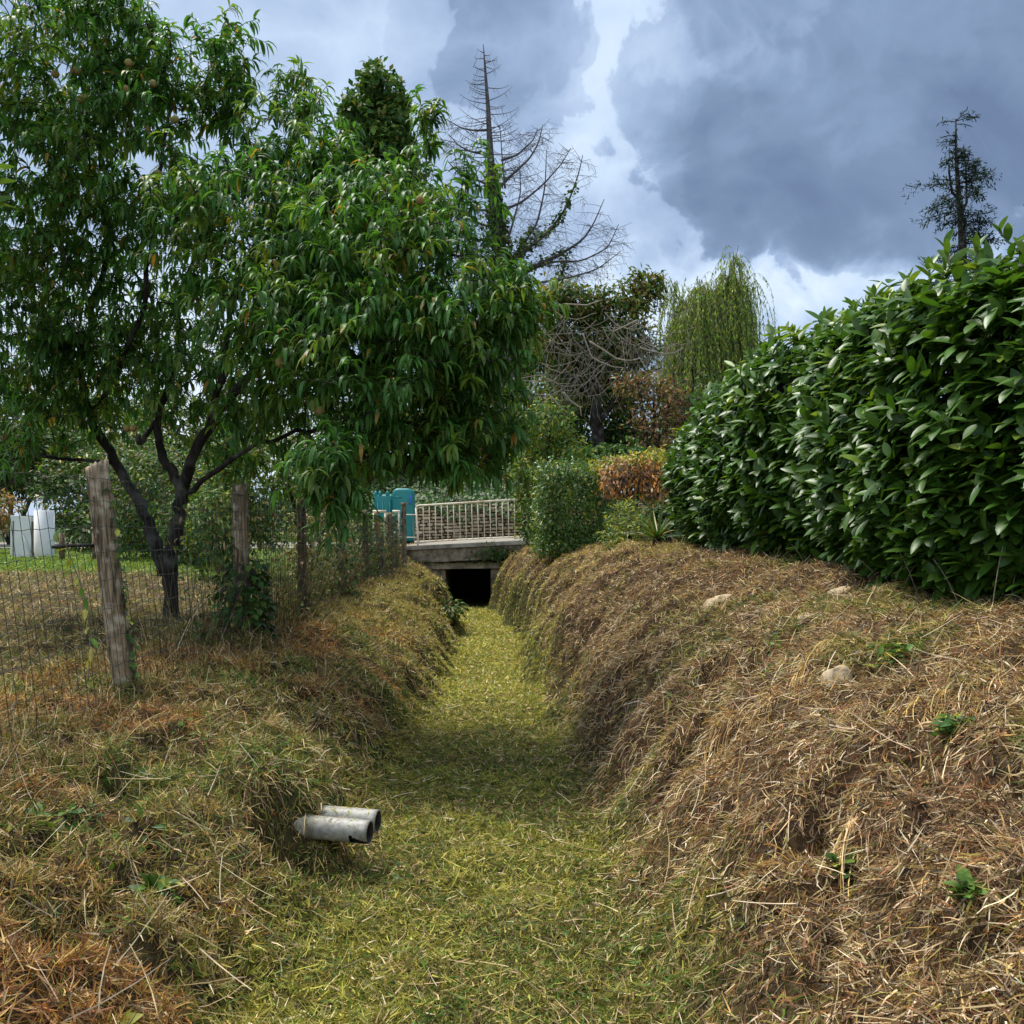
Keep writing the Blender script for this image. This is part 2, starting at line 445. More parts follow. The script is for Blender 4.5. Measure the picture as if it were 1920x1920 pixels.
def scatter_grass():
    mb_floor, mb_straw, mb_left = MB(), MB(), MB()
    x, y = sample_ground(680000, 1.45, 24.0, -3.0, 2.7, 1.15)
    f, s, l, w = zone(x, y)
    r = RNG.uniform(0, 1, len(x)); tot = f + s + l + 1e-6
    kf = r < f / tot; ks = (~kf) & (s > 0); kl = (~kf) & (~ks)
    wid = lambda yy, b: b * (1 + np.maximum(0, yy - 4) * .10)
    # --- ditch floor: short yellow-green cuttings lying criss-cross
    X, Y = x[kf], y[kf]; n = len(X)
    P, D, up = lay(X, Y, np.abs(RNG.normal(.15, .38, n)), None, .03)
    patch = fbm(X * 2.2, Y * 2.2, 41)
    c = pick(['lime', 'lime2', 'yolive', 'green', 'straw', 'pale', 'olive'], [3, 4, 3, 2.2, 1.2, .5, 3.5], n)
    c2 = pick(['olive', 'brown', 'green', 'straw', 'yolive'], [3, 2, 3, 1, 2], n)
    far = sstep(7.5, 10, Y)
    mk = RNG.uniform(0, 1, n) < np.clip((patch - .44) * 5, 0, .9) * (1 - .75 * far)
    c = np.where(mk[:, None], c2, c) * (1 + .3 * far[:, None])
    mb_floor.blades(P, D, RNG.uniform(.02, .058, n) * (1 + .02 * Y), wid(Y, RNG.uniform(.003, .008, n)), RNG.normal(0, .5, (n, 3)) * .7, c, 2)
    # --- right bank: straw lying downhill
    X, Y = x[ks], y[ks]; n = len(X)
    sx, sy = slope(X, Y, .15); steep = np.clip(np.abs(sx), 0, 1.2) / 1.2
    flow = np.pi + (fbm(X * 1.7, Y * 1.7, 51) - .5) * 3.2
    az = flow + RNG.normal(0, 1, n) * (1.4 - .75 * steep)
    az = np.where(RNG.uniform(0, 1, n) < .45, RNG.uniform(0, 2 * np.pi, n), az)
    P, D, up = lay(X, Y, np.abs(RNG.normal(.08, .3, n)), az, .04)
    patch = fbm(X * 1.8, Y * 1.8, 61); patch2 = fbm(X * 3.1, Y * 3.1, 71)
    c = pick(['straw', 'pale', 'gold', 'brown', 'rust', 'yolive', 'dark', 'olive'], [3.4, 1.7, .8, 4, 2.4, .8, 2.4, 1.0], n)
    c2 = pick(['green', 'yolive', 'olive', 'straw', 'dgreen'], [2, 3, 3, 2, 1], n)
    c3 = pick(['rust', 'brown', 'straw', 'dark', 'pale'], [2.2, 3.6, 2, 2.4, .8], n)
    mk = RNG.uniform(0, 1, n) < np.clip((patch - .56) * 5, 0, .8)
    mk3 = RNG.uniform(0, 1, n) < np.clip((patch2 - .52) * 5, 0, .8)
    c = np.where(mk[:, None], c2, np.where(mk3[:, None], c3, c))
    farY = sstep(9, 13, Y)
    cf = pick(['gold', 'straw', 'yolive', 'lime2', 'brown'], [2.6, 2.6, 2.6, 1.0, 1], n)
    c = np.where((RNG.uniform(0, 1, n) < farY * .8)[:, None], cf, c)
    L = RNG.uniform(.02, .07, n) * np.where(RNG.uniform(0, 1, n) < .06, 2.0, 1)
    mb_straw.blades(P, D, L * (1 + .015 * Y), wid(Y, RNG.uniform(.0022, .0062, n)), RNG.normal(0, .32, (n, 3)), c, 2)
    # --- left bank: mown, mossy and brown tufts
    X, Y = x[kl], y[kl]; n = len(X)
    P, D, up = lay(X, Y, np.abs(RNG.normal(.2, .42, n)), None, .03)
    patch = fbm(X * 1.6, Y * 1.6, 81); p2 = fbm(X * 2.6 + 7, Y * 2.6, 91)
    c = pick(['olive', 'yolive', 'brown', 'straw', 'green', 'pale', 'gold', 'dark'], [3.2, 2.6, 3, 2, 1.6, .6, 1, 1.4], n)
    c2 = pick(['orange', 'rust', 'gold', 'brown', 'straw'], [2.2, 2.6, 1.6, 2.2, 1.2], n)
    c3 = pick(['green', 'dgreen', 'lime2', 'olive', 'straw'], [3, 1.6, 1.6, 2, 1], n)
    mk = RNG.uniform(0, 1, n) < np.clip((patch - .54) * 6, 0, .85)
    mk3 = RNG.uniform(0, 1, n) < np.clip((p2 - .52) * 6, 0, .8)
    c = np.where(mk[:, None], c2, np.where(mk3[:, None], c3, c))
    cf = pick(['gold', 'yolive', 'lime2', 'straw', 'olive'], [1.6, 3, 3, 1, 2], n)
    c = np.where((RNG.uniform(0, 1, n) < sstep(9, 12, Y) * .75 * sstep(2.5, 2.0, -X))[:, None], cf, c)
    mb_left.blades(P, D, RNG.uniform(.025, .075, n) * (1 + .02 * Y), wid(Y, RNG.uniform(.0028, .0068, n)), RNG.normal(0, .45, (n, 3)), c, 2)

    # long loose stalks
    def stalks(mb, m, x0, x1, y0, y1, L0, L1, tl, names, wts, width=.0035):
        X = RNG.uniform(x0, x1, m); Y = y0 * (y1 / y0) ** RNG.uniform(0, 1, m)
        P, D, up = lay(X, Y, np.abs(RNG.normal(.0, tl, m)), None, .05)
        mb.blades(P, D, RNG.uniform(L0, L1, m), width * RNG.uniform(.7, 1.2, m), RNG.normal(0, .22, (m, 3)), pick(names, wts, m), 3, taper=.4)
    stalks(mb_straw, 1300, .5, 2.4, 1.5, 9, .09, .24, .12, ['pale', 'straw', 'gold', 'brown'], [3, 3, 1, 1])
    stalks(mb_left, 1100, -2.9, -.9, 1.5, 9, .10, .28, .2, ['pale', 'straw', 'brown'], [3, 3, 1])
    stalks(mb_floor, 700, -.8, .5, 1.5, 9, .07, .18, .1, ['pale', 'straw', 'lime'], [2, 3, 2])
    # standing stubble on the steep part of the right bank
    m = 3600; X = RNG.uniform(.45, 1.9, m); Y = RNG.uniform(1.5, 7.5, m)
    P, D, up = lay(X, Y, np.zeros(m)); D = nrm(up * .5 + np.array([-.5, -.35, .55]) + RNG.normal(0, .28, (m, 3)))
    keep = fbm(X * 2.4, Y * 2.4, 101) > .5
    P, D = P[keep], D[keep]; m = len(P)
    mb_straw.blades(P, D, RNG.uniform(.04, .11, m), RNG.uniform(.0025, .0045, m), .9, pick(['pale', 'straw', 'gold', 'brown'], [2.4, 3, 1.4, 1], m), 3, taper=.5)
    # tufts on the left bank: rust coloured regrowth, seen as little fountains
    for k in range(120):
        ty = 1.6 * (9 / 1.6) ** RNG.uniform(0, 1); fl, cx, hw = ditch(ty)
        tx = cx - hw - RNG.uniform(.15, 1.6); m = int(RNG.integers(30, 70))
        X = tx + RNG.normal(0, .05, m); Y = ty + RNG.normal(0, .05, m)
        P, D, up = lay(X, Y, RNG.uniform(.3, 1.3, m))
        nm, wt = (['orange', 'rust', 'gold', 'straw'], [2, 2, 1.4, 1]) if k % 3 else (['green', 'lime2', 'olive'], [2, 2, 1])
        mb_left.blades(P, D, RNG.uniform(.03, .08, m), RNG.uniform(.0025, .0045, m), .9, pick(nm, wt, m), 3)
    for k in range(60):
        ty = 1.7 * (9 / 1.7) ** RNG.uniform(0, 1); fl, cx, hw = ditch(ty); tx = cx + RNG.uniform(-1, 1) * hw
        m = int(RNG.integers(20, 60)); X = tx + RNG.normal(0, .06, m); Y = ty + RNG.normal(0, .06, m)
        P, D, up = lay(X, Y, RNG.uniform(.3, 1.2, m))
        mb_floor.blades(P, D, RNG.uniform(.03, .07, m), RNG.uniform(.003, .005, m), .9, pick(*((['lime2', 'green', 'dgreen'], [2, 3, 1]) if k % 3 else (['brown', 'straw', 'olive'], [2, 1, 2])), m), 3)
    # tussocks hanging over the lips of both banks
    for k in range(230):
        ty = 4.0 * (22 / 4.0) ** RNG.uniform(0, 1); fl, cx, hw = ditch(ty); right = RNG.uniform() < .62
        tx = cx + hw + RNG.uniform(.02, .75) if right else cx - hw - RNG.uniform(.02, .6)
        m = int(RNG.integers(30, 80)); sd_ = -1 if right else 1
        X = tx + RNG.normal(0, .06, m); Y = ty + RNG.normal(0, .10, m)
        P = np.stack([X, Y, H(X, Y) + .0], -1)
        D = nrm(np.stack([sd_ * RNG.uniform(-.1, 1, m), RNG.normal(-.2, .5, m), RNG.uniform(.1, .9, m)], -1))
        nm, wt = (['straw', 'brown', 'pale', 'rust', 'dark'], [3, 3, 1.2, 1.2, 1.6]) if k % 4 else (['olive', 'green', 'yolive', 'brown'], [3, 1.5, 2, 2])
        (mb_straw if right else mb_left).blades(P, D, RNG.uniform(.05, .16, m), .0034 * (1 + .07 * ty), 1.7, pick(nm, wt, m), 4, taper=.6)
    # the golden swathe combed downhill in the foreground
    for (bx, by, sx_, n_) in ((.97, 3.02, .055, 210), (1.0, 4.3, .15, 160), (1.45, 4.6, .2, 160), (1.6, 3.4, .14, 110)):
        X = bx + RNG.normal(0, sx_, n_); Y = by + RNG.normal(0, sx_ * .8, n_)
        P, D, up = lay(X, Y, np.abs(RNG.normal(.12, .06, n_)), np.pi * 1.2 + RNG.normal(0, .14, n_), .05)
        mb_straw.blades(P, D, RNG.uniform(.15, .32, n_), RNG.uniform(.003, .005, n_), nrm(np.stack([X * 0 + .3, X * 0 - 1, X * 0 - .55], -1)) * .8,
                        pick(['gold', 'straw', 'pale'], [3, 2, 1], n_) * 1.12, 4, taper=.4)
    tag(mb_floor.build('grass_clippings', M['straw']), 'yellow-green mown grass clippings on the ditch floor', None, None, 'stuff')
    tag(mb_straw.build('dry_straw', M['straw']), 'dry tan straw matted over the right bank', None, None, 'stuff')
    tag(mb_left.build('mown_grass', M['straw']), 'brown and olive mown grass on the left bank', None, None, 'stuff')

    # small broad leaves sprouting between the cuttings
    mb = MB()
    spots = []
    for k in range(170):
        ty = 1.6 * (14 / 1.6) ** RNG.uniform(0, 1); tx = RNG.uniform(-2.6, 2.2)
        if fbm(np.array(tx * 1.1), np.array(ty * 1.1), 131) < (.5 if tx < -.6 else .57): continue
        spots.append((tx, ty))
    for tx, ty in spots:
        m = int(RNG.integers(5, 18)); X = tx + RNG.normal(0, .07, m); Y = ty + RNG.normal(0, .07, m)
        P, D, up = lay(X, Y, RNG.uniform(.1, .9, m), None, .03)
        mb.leaves(P, D, RNG.uniform(.022, .055, m), RNG.uniform(.014, .034, m), .5, pick(['green', 'dgreen', 'lime2'], [3, 2, 1], m), 2, .2, 'oval', up)
    tag(mb.build('weed_seedlings', M['ivy']), 'small green weed leaves sprouting through the cut grass', None, None, 'stuff')

    # the field behind the fence: dry grass, then lawn
    mb = MB(); mb2 = MB()
    n = 60000
    u = RNG.uniform(0, 1, n); Y = 4 * (26 / 4.) ** u; X = -2.6 - RNG.uniform(0, 1, n) ** 1.2 * (.62 * Y)
    f, s, l, w = zone(X, Y)
    P, D, up = lay(X, Y, RNG.uniform(.15, 1.2, n), None, .01)
    isl = RNG.uniform(0, 1, n) < w
    c = pick(['straw', 'brown', 'olive', 'yolive', 'green', 'rust'], [2.5, 2, 2, 2, 1.2, .8], n)
    sel = ~isl
    mb.blades(P[sel], D[sel], RNG.uniform(.04, .12, sel.sum()), .005 * (1 + .12 * np.maximum(0, Y[sel] - 4)), .5, c[sel], 2)
    sel = isl; m = sel.sum()
    mb2.blades(P[sel], D[sel], RNG.uniform(.05, .12, m), .018, .5, pick(['lime2', 'green', 'lime'], [3, 2, 1.5], m) * np.array([.8, 1.05, .8]), 2)
    tag(mb.build('dry_grass', M['straw']), 'dry brown grass of the field behind the wire fence', None, None, 'stuff')
    tag(mb2.build('lawn_grass', M['straw']), 'bright green lawn strip behind the fruit tree', None, None, 'stuff')


scatter_grass()

# ------------------------------------------------------------------ stones
def stone(name, px, py, wpx, hpx, d, label, flat=.6, seed=0, tint=(1, 1, 1)):
    p = at(px, py, d)
    p[2] = float(H(np.array([p[0]]), np.array([p[1]]))[0])
    w = wpx / F * d; h = hpx / F * d
    r = np.random.default_rng(seed)
    n1, n2 = 12, 18
    V = []
    ph = r.uniform(0, 6.28, 6)
    for i in range(n1 + 1):
        t = math.pi * i / n1
        for j in range(n2):
            a = 2 * math.pi * j / n2
            v = np.array([math.sin(t) * math.cos(a), math.sin(t) * math.sin(a), math.cos(t)])
            k = 1 + .16 * math.sin(2 * a + ph[0] + 1.3 * v[2]) + .10 * math.sin(3 * a + ph[1]) * math.sin(t) + .07 * math.sin(5 * t + ph[2] + 2 * a)
            v = v * k
            v = np.sign(v) * np.abs(v) ** .8
            V.append(v * np.array([w * .5, w * .36, h * flat]))
    Q = [(i * n2 + j, (i + 1) * n2 + j, (i + 1) * n2 + (j + 1) % n2, i * n2 + (j + 1) % n2) for i in range(n1) for j in range(n2)]
    mb = MB(); mb.add(V, Q, None, tint)
    o = mb.build(name, M['stone'])
    o.location = (p[0], p[1], p[2] + h * .12); o.rotation_euler = (r.uniform(-.2, .2), r.uniform(-.3, .1), r.uniform(-.5, .5))
    return tag(o, label, 'stone', 'stones on the straw bank')


stone('stone', 1572, 1248, 62, 52, 4.05, 'large tan stone half buried in the straw, alone in the middle of the bank', .75, 3)
stone('stone', 1350, 1092, 84, 34, 7.2, 'long pale slab of stone lying aslant left of the hedge foot', .5, 4, (1.1, 1.08, 1.05))
stone('stone', 1576, 1106, 50, 24, 6.3, 'pale rounded stone just below the foot of the laurel hedge', .6, 5, (1.1, 1.05, .98))
stone('stone', 1515, 1141, 44, 15, 5.6, 'thin flat stone level with the straw, between slab and half-buried stone', .5, 6)
stone('stone', 1590, 1200, 32, 16, 4.6, 'small stone just above the large half-buried one', .6, 7)
stone('stone', 1650, 1190, 20, 16, 4.7, 'smallest pale stone, knob-like, right of the half-buried one', .7, 8, (1.2, 1.15, 1.05))
stone('stone', 1465, 1083, 30, 14, 7.0, 'little pale stone by the hedge foot, right of the long slab', .6, 9, (1.15, 1.12, 1.1))

# ------------------------------------------------------------------ weeds and broad leaves on the banks
def weed(px, py, d, n, spread, lsize, label, names, wts, red=False):
    p = at(px, py, d); p[2] = float(H(np.array([p[0]]), np.array([p[1]]))[0])
    r = spread / F * d
    mb = MB()
    ns = max(4, n // 6); root_ = p + np.array([0, 0, .0])
    for q in range(ns):
        a_ = RNG.uniform(0, 6.28); l_ = r * RNG.uniform(.4, 1.5); t_ = np.linspace(0, 1, 6)
        xs_ = p[0] + math.cos(a_) * l_ * t_ + .02 * np.sin(t_ * 5 + q); ys_ = p[1] + math.sin(a_) * l_ * t_
        Q_ = np.stack([xs_, ys_, H(xs_, ys_) + .012 + .03 * np.sin(t_ * 3)], -1)
        mb.tube(Q_, .0022, 4, PAL['green'])
        m_ = 7; u_ = RNG.uniform(.1, 1, m_) * 5; i_ = np.clip(u_.astype(int), 0, 4); f_ = (u_ - i_)[:, None]
        P_ = Q_[i_] * (1 - f_) + Q_[i_ + 1] * f_
        D_ = np.stack([RNG.normal(0, 1, m_), RNG.normal(0, 1, m_), RNG.uniform(.2, 1.1, m_)], -1)
        mb.leaves(P_, D_, RNG.uniform(.6, 1.3, m_) * lsize, RNG.uniform(.35, .75, m_) * lsize, .6, pick(names, wts, m_), 3, .25, 'oval')
    o = mb.build('weed', M['ivy'])
    return tag(o, label, 'weed', 'broad-leaved weeds on the banks')


G1 = (['green', 'dgreen', 'lime2'], [3, 3, 1])
weed(1690, 1280, 4.2, 90, 50, .05, 'widest patch of dark weeds on the straw bank, right of the large stone', *G1)
weed(1790, 1410, 3.1, 60, 40, .05, 'green weed patch near the right edge of the picture', *G1)
weed(1365, 1172, 5.7, 14, 8, .06, 'tiny dark weed alone on the upper straw bank, left of the stones', ['dgreen', 'green'], [3, 1])
weed(1580, 1500, 2.9, 10, 7, .06, 'small weed beside the golden swathe of straw', *G1)
weed(1815, 1705, 2.3, 26, 22, .05, 'dark weed in the lower right corner of the straw bank', *G1)
weed(130, 1490, 3.5, 130, 55, .05, 'large spread of leafy weeds on the left bank under the leaning post', *G1)
weed(300, 1560, 3.3, 80, 32, .06, 'bright green weeds on the left bank, left of the pipes', ['green', 'lime2', 'dgreen'], [3, 2, 2])
weed(205, 1695, 2.6, 8, 7, .07, 'single pale yellow-green weed low on the left bank', ['lime', 'lime2'], [1, 2])

# ------------------------------------------------------------------ drain pipes
def hollow_pipe(name, end, length, rad, yaw, label, notch):
    root = thing(name, label, 'drain pipe', end, 'grey drain pipes')
    mb = MB(); k = 64; n = 36
    V = []; Q = []
    dirv = np.array([-math.cos(yaw), math.sin(yaw), .02])
    dirv = nrm(dirv); A = nrm(np.cross(dirv, [0, 0, 1])); B = np.cross(A, dirv)
    for layer, rr in ((0, rad), (1, rad * .88)):
        for i in range(n + 1):
            t = i / n * length
            for j in range(k):
                a = 2 * math.pi * j / k
                V.append(end + dirv * t + (A * math.cos(a) + B * math.sin(a)) * rr)
    def miss(i, j):
        return notch and i < 2 and (j % k) in notch[i]
    o2 = (n + 1) * k
    for i in range(n):
        for j in range(k):
            if miss(i, j): continue
            a, b, c, d = i * k + j, i * k + (j + 1) % k, (i + 1) * k + (j + 1) % k, (i + 1) * k + j
            Q.append((a, b, c, d)); Q.append((o2 + d, o2 + c, o2 + b, o2 + a))
    for j in range(k):
        if miss(0, j): continue
        Q.append((j, o2 + j, o2 + (j + 1) % k, (j + 1) % k))
    mb.add(V, Q)
    o = mb.build('pipe_wall', M['pipe'], root)
    o.data.materials.append(M['pipe_in'])              # bore coloured near black to stand in for the shade inside
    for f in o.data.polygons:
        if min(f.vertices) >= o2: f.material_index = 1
    # grass cuttings lying on it
    g = MB(); m = 46
    t = RNG.uniform(.03, .3, m); a = np.pi / 2 + RNG.normal(0, .5, m)
    P = end + dirv * t[:, None] + (A * np.cos(a)[:, None] + B * np.sin(a)[:, None]) * (rad + .002)
    D = nrm(RNG.normal(0, 1, (m, 3)) * [1, 1, .15])
    g.blades(P, D, RNG.uniform(.02, .045, m), .004, .6, pick(['lime', 'yolive', 'straw'], [2, 2, 1], m), 2)
    return root, g


PE = at(694, 1560, 4.3)
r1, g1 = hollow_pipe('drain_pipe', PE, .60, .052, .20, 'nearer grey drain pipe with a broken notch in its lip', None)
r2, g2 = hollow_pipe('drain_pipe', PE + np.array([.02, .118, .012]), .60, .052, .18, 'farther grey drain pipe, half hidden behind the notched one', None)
for g, lb in ((g1, 'grass cuttings lying on the nearer drain pipe'), (g2, 'grass cuttings lying on the farther drain pipe')):
    tag(g.build('pipe_clippings', M['straw']), lb, None, None, 'stuff')
# the broken notch: a torn sliver missing, seen as the dark inside
# (the wall is cut open below, see cut_notch)
def cut_notch(root):
    dv = nrm(np.array([-math.cos(.20), math.sin(.20), .02])); to_cam = nrm(np.array([-math.sin(.20), -math.cos(.20), 0]))
    o = root.children[0]
    me = o.data
    import bmesh
    bm = bmesh.new(); bm.from_mesh(me)
    dele = []
    for f in bm.faces:
        c = np.array(f.calc_center_median())
        along = float(c @ dv); rad = c - dv * along
        ang = math.degrees(math.atan2(rad[2], rad @ to_cam))
        u = along / .085
        if u < 1 and -50 - 4 * u < ang < -38 + 34 * u:
            dele.append(f)
    bmesh.ops.delete(bm, geom=dele, context='FACES')
    bm.to_mesh(me); bm.free()


cut_notch(r1)

# ------------------------------------------------------------------ fence
FX = lambda y: -2.36 - .018 * (y - 5.6)
posts = [  # px top x, py top, px base x, py base, distance, width m
    ((60, 0), None, 2.9),
    ((184, 870), (232, 1268), 5.6),
    ((450, 909), (459, 1200), 8.1),
    ((563, 936), (570, 1160), 10.4),
    ((636, 950), (641, 1118), 13.4),
    ((683, 958), (686, 1098), 15.9),
    ((707, 960), (716, 1088), 17.4),
    ((731, 962), (735, 1075), 19.3),
    ((757, 944), (758, 1062), 21.6)]
plabels = [None, 'thick leaning post with a slanted cut top', 'upright weathered post, bare at the top with a wire tied round it',
           'dark thin post overgrown with dry stems', 'post with a pale split top', None, 'short pale post wrapped in dry growth', None, 'squared post with a capped top at the bridge end']
fence = thing('wire_fence', 'old wire mesh fence on weathered wooden posts along the left bank', 'fence', (-2.36, 5.6, .6))
TOPS = []; BASES = []
for k, (tp, bp, d) in enumerate(posts):
    if k == 0:
        T = np.array([-2.5, 2.9, 1.85]); Bp = np.array([-2.3, 2.9, .5])
    else:
        T = at(*tp, d); Bp = at(*bp, d)
        gz = float(H(np.array([Bp[0]]), np.array([Bp[1]]))[0])
        dirn = (T - Bp); Bp = T - dirn * ((T[2] - gz + .12) / max(dirn[2], .1))
    TOPS.append(T); BASES.append(Bp)
    rad = [.07, .055, .058, .05, .052, .05, .05, .05, .05][k]
    mb = MB(); kk = 26; nn = 22
    V = []; C = []
    r = np.random.default_rng(50 + k)
    prof = 1 + .12 * np.sin(np.arange(kk) / kk * 2 * np.pi * 2 + k) + r.uniform(-.16, .10, kk)
    for i in range(nn + 1):
        t = i / nn
        c = Bp + (T - Bp) * t + np.array([math.sin(t * 5 + k) * .008, 0, 0])
        for j in range(kk):
            a = 2 * math.pi * j / kk
            rr = rad * prof[j] * (1 + .10 * (1 - t)) * (1 + .05 * math.sin(9 * t + j * .7 + k))
            z = c[2] + (.035 * math.cos(a) if i == nn and k == 1 else 0) + (r.uniform(-.012, .012) if i == nn else 0)
            V.append((c[0] + rr * math.cos(a), c[1] + rr * math.sin(a), z))
            g = .75 + .35 * vnoise(np.array(j * .9), np.array(i * .25 + 7 * k), 77)
            gt = np.array([1.05, 1.0, .95]) * g * ([1.25, 1.35, 1.25, .55, .8, .6, 1.15, .9, .9][k])
            C.append(gt)
    Q = [(i * kk + j, i * kk + (j + 1) % kk, (i + 1) * kk + (j + 1) % kk, (i + 1) * kk + j) for i in range(nn) for j in range(kk)]
    V.append(tuple(T + np.array([0, 0, -.008]))); C.append(np.array([1.5, 1.45, 1.3]))
    Tt = [(nn * kk + j, nn * kk + (j + 1) % kk, len(V) - 1) for j in range(kk)]
    mb.add(V, Q, Tt, np.array(C))
    if k == 8:
        mb.box(T[0] - .06, T[0] + .06, T[1] - .06, T[1] + .06, T[2] - .05, T[2] + .02, 0, (1, .95, .9))
    o = mb.build('post', M['post'], fence)
    if plabels[k]: o['label'] = plabels[k]
    if k == 2:
        w = MB(); th = np.linspace(0, 2 * np.pi, 24)
        w.tube(np.stack([T[0] + .064 * np.cos(th), T[1] + .064 * np.sin(th), T[2] - .085 + .006 * np.sin(2 * th)], -1), .0035, 5)
        w.build('wire_tie', M['wire'], o)
# the mesh: wires each .1 m along, eight rows
mb = MB()
TT = np.array(TOPS); BB = np.array(BASES)
ys = TT[:, 1]


def fpt(y, h):
    """point on the fence at distance y, share h of the post height (mesh stands on the camera side)"""
    t = np.array([np.interp(y, ys, TT[:, i]) for i in range(3)]); b = np.array([np.interp(y, ys, BB[:, i]) for i in range(3)])
    b = b + np.array([0, 0, .1])
    p = b + (t - b) * h
    sag = math.sin(y * 2.1) * .012 + math.sin(y * 5.3) * .006
    return np.array([p[0] + .07 + sag, y, p[2] + math.sin(y * 1.3 + h * 2) * .012])


yy = np.arange(3.1, 21.4, .085)
for y in yy:
    hs = np.linspace(.02, .93, 7)
    mb.tube(np.array([fpt(y + math.sin(q * 9 + y) * .004, q) for q in hs]), .0017 + .00006 * y, 3, cap=False)
for h in (.02, .13, .25, .37, .49, .61, .72, .83, .93):
    P = np.array([fpt(y, h) + np.array([0, 0, .004 * math.sin(y * 37)]) for y in np.arange(3.1, 21.4, .085)])
    mb.tube(P, .0019 + .00005 * P[:, 1], 3, cap=False)
mb.build('wire_mesh', M['wire'], fence)

# dry stems and climbing weeds tangled in the wire
mb = MB()
n = 2600
Y = 6.2 * (21.2 / 6.2) ** RNG.uniform(0, 1, n)
dens = I(Y, [6.2, 8.2, 9.5, 12, 21], [.12, .35, .9, 1, .9])
Y = Y[RNG.uniform(0, 1, n) < dens]; n = len(Y)
P = np.array([fpt(y, 0) for y in Y]) + np.stack([RNG.normal(-.2, .07, n), np.zeros(n), np.full(n, -.06)], -1)
D = np.stack([RNG.normal(0, .14, n), RNG.normal(0, .2, n), np.ones(n)], -1)
mb.blades(P, D, RNG.uniform(.25, .98, n) ** 1.2, .0035 * (1 + .05 * Y), RNG.normal(0, .38, (n, 3)),
          pick(['straw', 'brown', 'yolive', 'olive', 'pale', 'dark', 'green'], [1.4, 3, 1.2, 2.4, .5, 3, 1.4], n) * .8, 4, taper=.5)
n = 8000
Y = 7.0 * (21.2 / 7.0) ** RNG.uniform(0, 1, n); hq = RNG.uniform(0, 1, n) ** 1.3
keep = RNG.uniform(0, 1, n) < I(Y, [7, 9, 11, 21], [.2, .6, 1, .9]); Y = Y[keep]; hq = hq[keep]; n = len(Y)
P = np.array([fpt(y, h * .9) for y, h in zip(Y, hq)]) + RNG.normal(0, .08, (n, 3)) * [.9, .3, .3] + [-.16, 0, 0]
mb.leaves(P, RNG.normal(0, 1, (n, 3)) + [.2, -.3, -.2], RNG.uniform(.03, .06, n) * (1 + .03 * Y), RNG.uniform(.014, .035, n) * (1 + .03 * Y), .6,
          pick(['yolive', 'olive', 'green', 'brown', 'straw', 'dgreen', 'lime2'], [1.2, 3, 3, 2, .7, 3, 1], n) * .85, 2, .2, 'oval')
tag(mb.build('fence_undergrowth', M['straw']), 'tangle of dry stems and small leaves grown through the wire fence', None, None, 'stuff')
# grass at the foot of the fence
mb = MB(); n = 6500
Y = 3.0 * (21.4 / 3.0) ** RNG.uniform(0, 1, n)
P = np.array([fpt(y, 0) for y in Y]); P[:, 0] += RNG.normal(.02, .22, n); P[:, 2] = H(P[:, 0], P[:, 1])
D = np.stack([RNG.normal(.1, .5, n), RNG.normal(-.1, .5, n), np.ones(n)], -1)
mb.blades(P, D, RNG.uniform(.05, .22, n), .0035 * (1 + .06 * Y), RNG.normal(0, .5, (n, 3)) + [0, 0, -.5],
          pick(['straw', 'brown', 'pale', 'olive', 'green', 'rust', 'dark'], [2, 3, .9, 2, 1.6, 1.4, 2], n) * .85, 4, taper=.6)
n = 3200; Y = RNG.uniform(3.2, 8.6, n)
P = np.array([fpt(y, 0) for y in Y]); P[:, 0] += RNG.normal(.12, .16, n); P[:, 2] = H(P[:, 0], P[:, 1])
D = np.stack([RNG.normal(.1, .7, n), RNG.normal(-.1, .7, n), RNG.uniform(.2, 1.2, n)], -1)
mb.blades(P, D, RNG.uniform(.06, .20, n), .0036, RNG.normal(0, .6, (n, 3)) + [0, 0, -.8], pick(['straw', 'brown', 'rust', 'dark', 'olive'], [2, 3, 2, 2, 1], n), 4, taper=.6)
tag(mb.build('fence_grass', M['straw']), 'uncut dry grass along the foot of the fence', None, None, 'stuff')


def ivy_on(base, top, rad, n, label, names, wts, low=.0, high=1.0, lsize=.055):
    mb = MB()
    t = RNG.uniform(0, 1, n) ** 1.4 * (high - low) + low; a = RNG.uniform(0, 2 * np.pi, n)
    r = rad * (1.5 - .7 * t) * RNG.uniform(.6, 1.15, n)
    P = base + (top - base) * t[:, None] + np.stack([np.cos(a) * r, np.sin(a) * r, RNG.normal(0, .02, n)], -1)
    D = np.stack([np.cos(a), np.sin(a), RNG.normal(-.3, .5, n)], -1)
    mb.leaves(P, D, RNG.uniform(.6, 1.2, n) * lsize, RNG.uniform(.55, 1.0, n) * lsize, .7, pick(names, wts, n), 2, .2, 'oval')
    stem = MB()
    for q in range(3):
        tt = np.linspace(0, high, 8); aa = tt * 3 + q * 2.1
        stem.tube(base + (top - base) * tt[:, None] + np.stack([np.cos(aa) * .055, np.sin(aa) * .055, tt * 0], -1), .006, 4)
    root = thing('ivy', label, 'ivy', base, 'ivy on the fence posts')
    mb.build('foliage', M['ivy'], root); stem.build('stem', M['twig'], root)


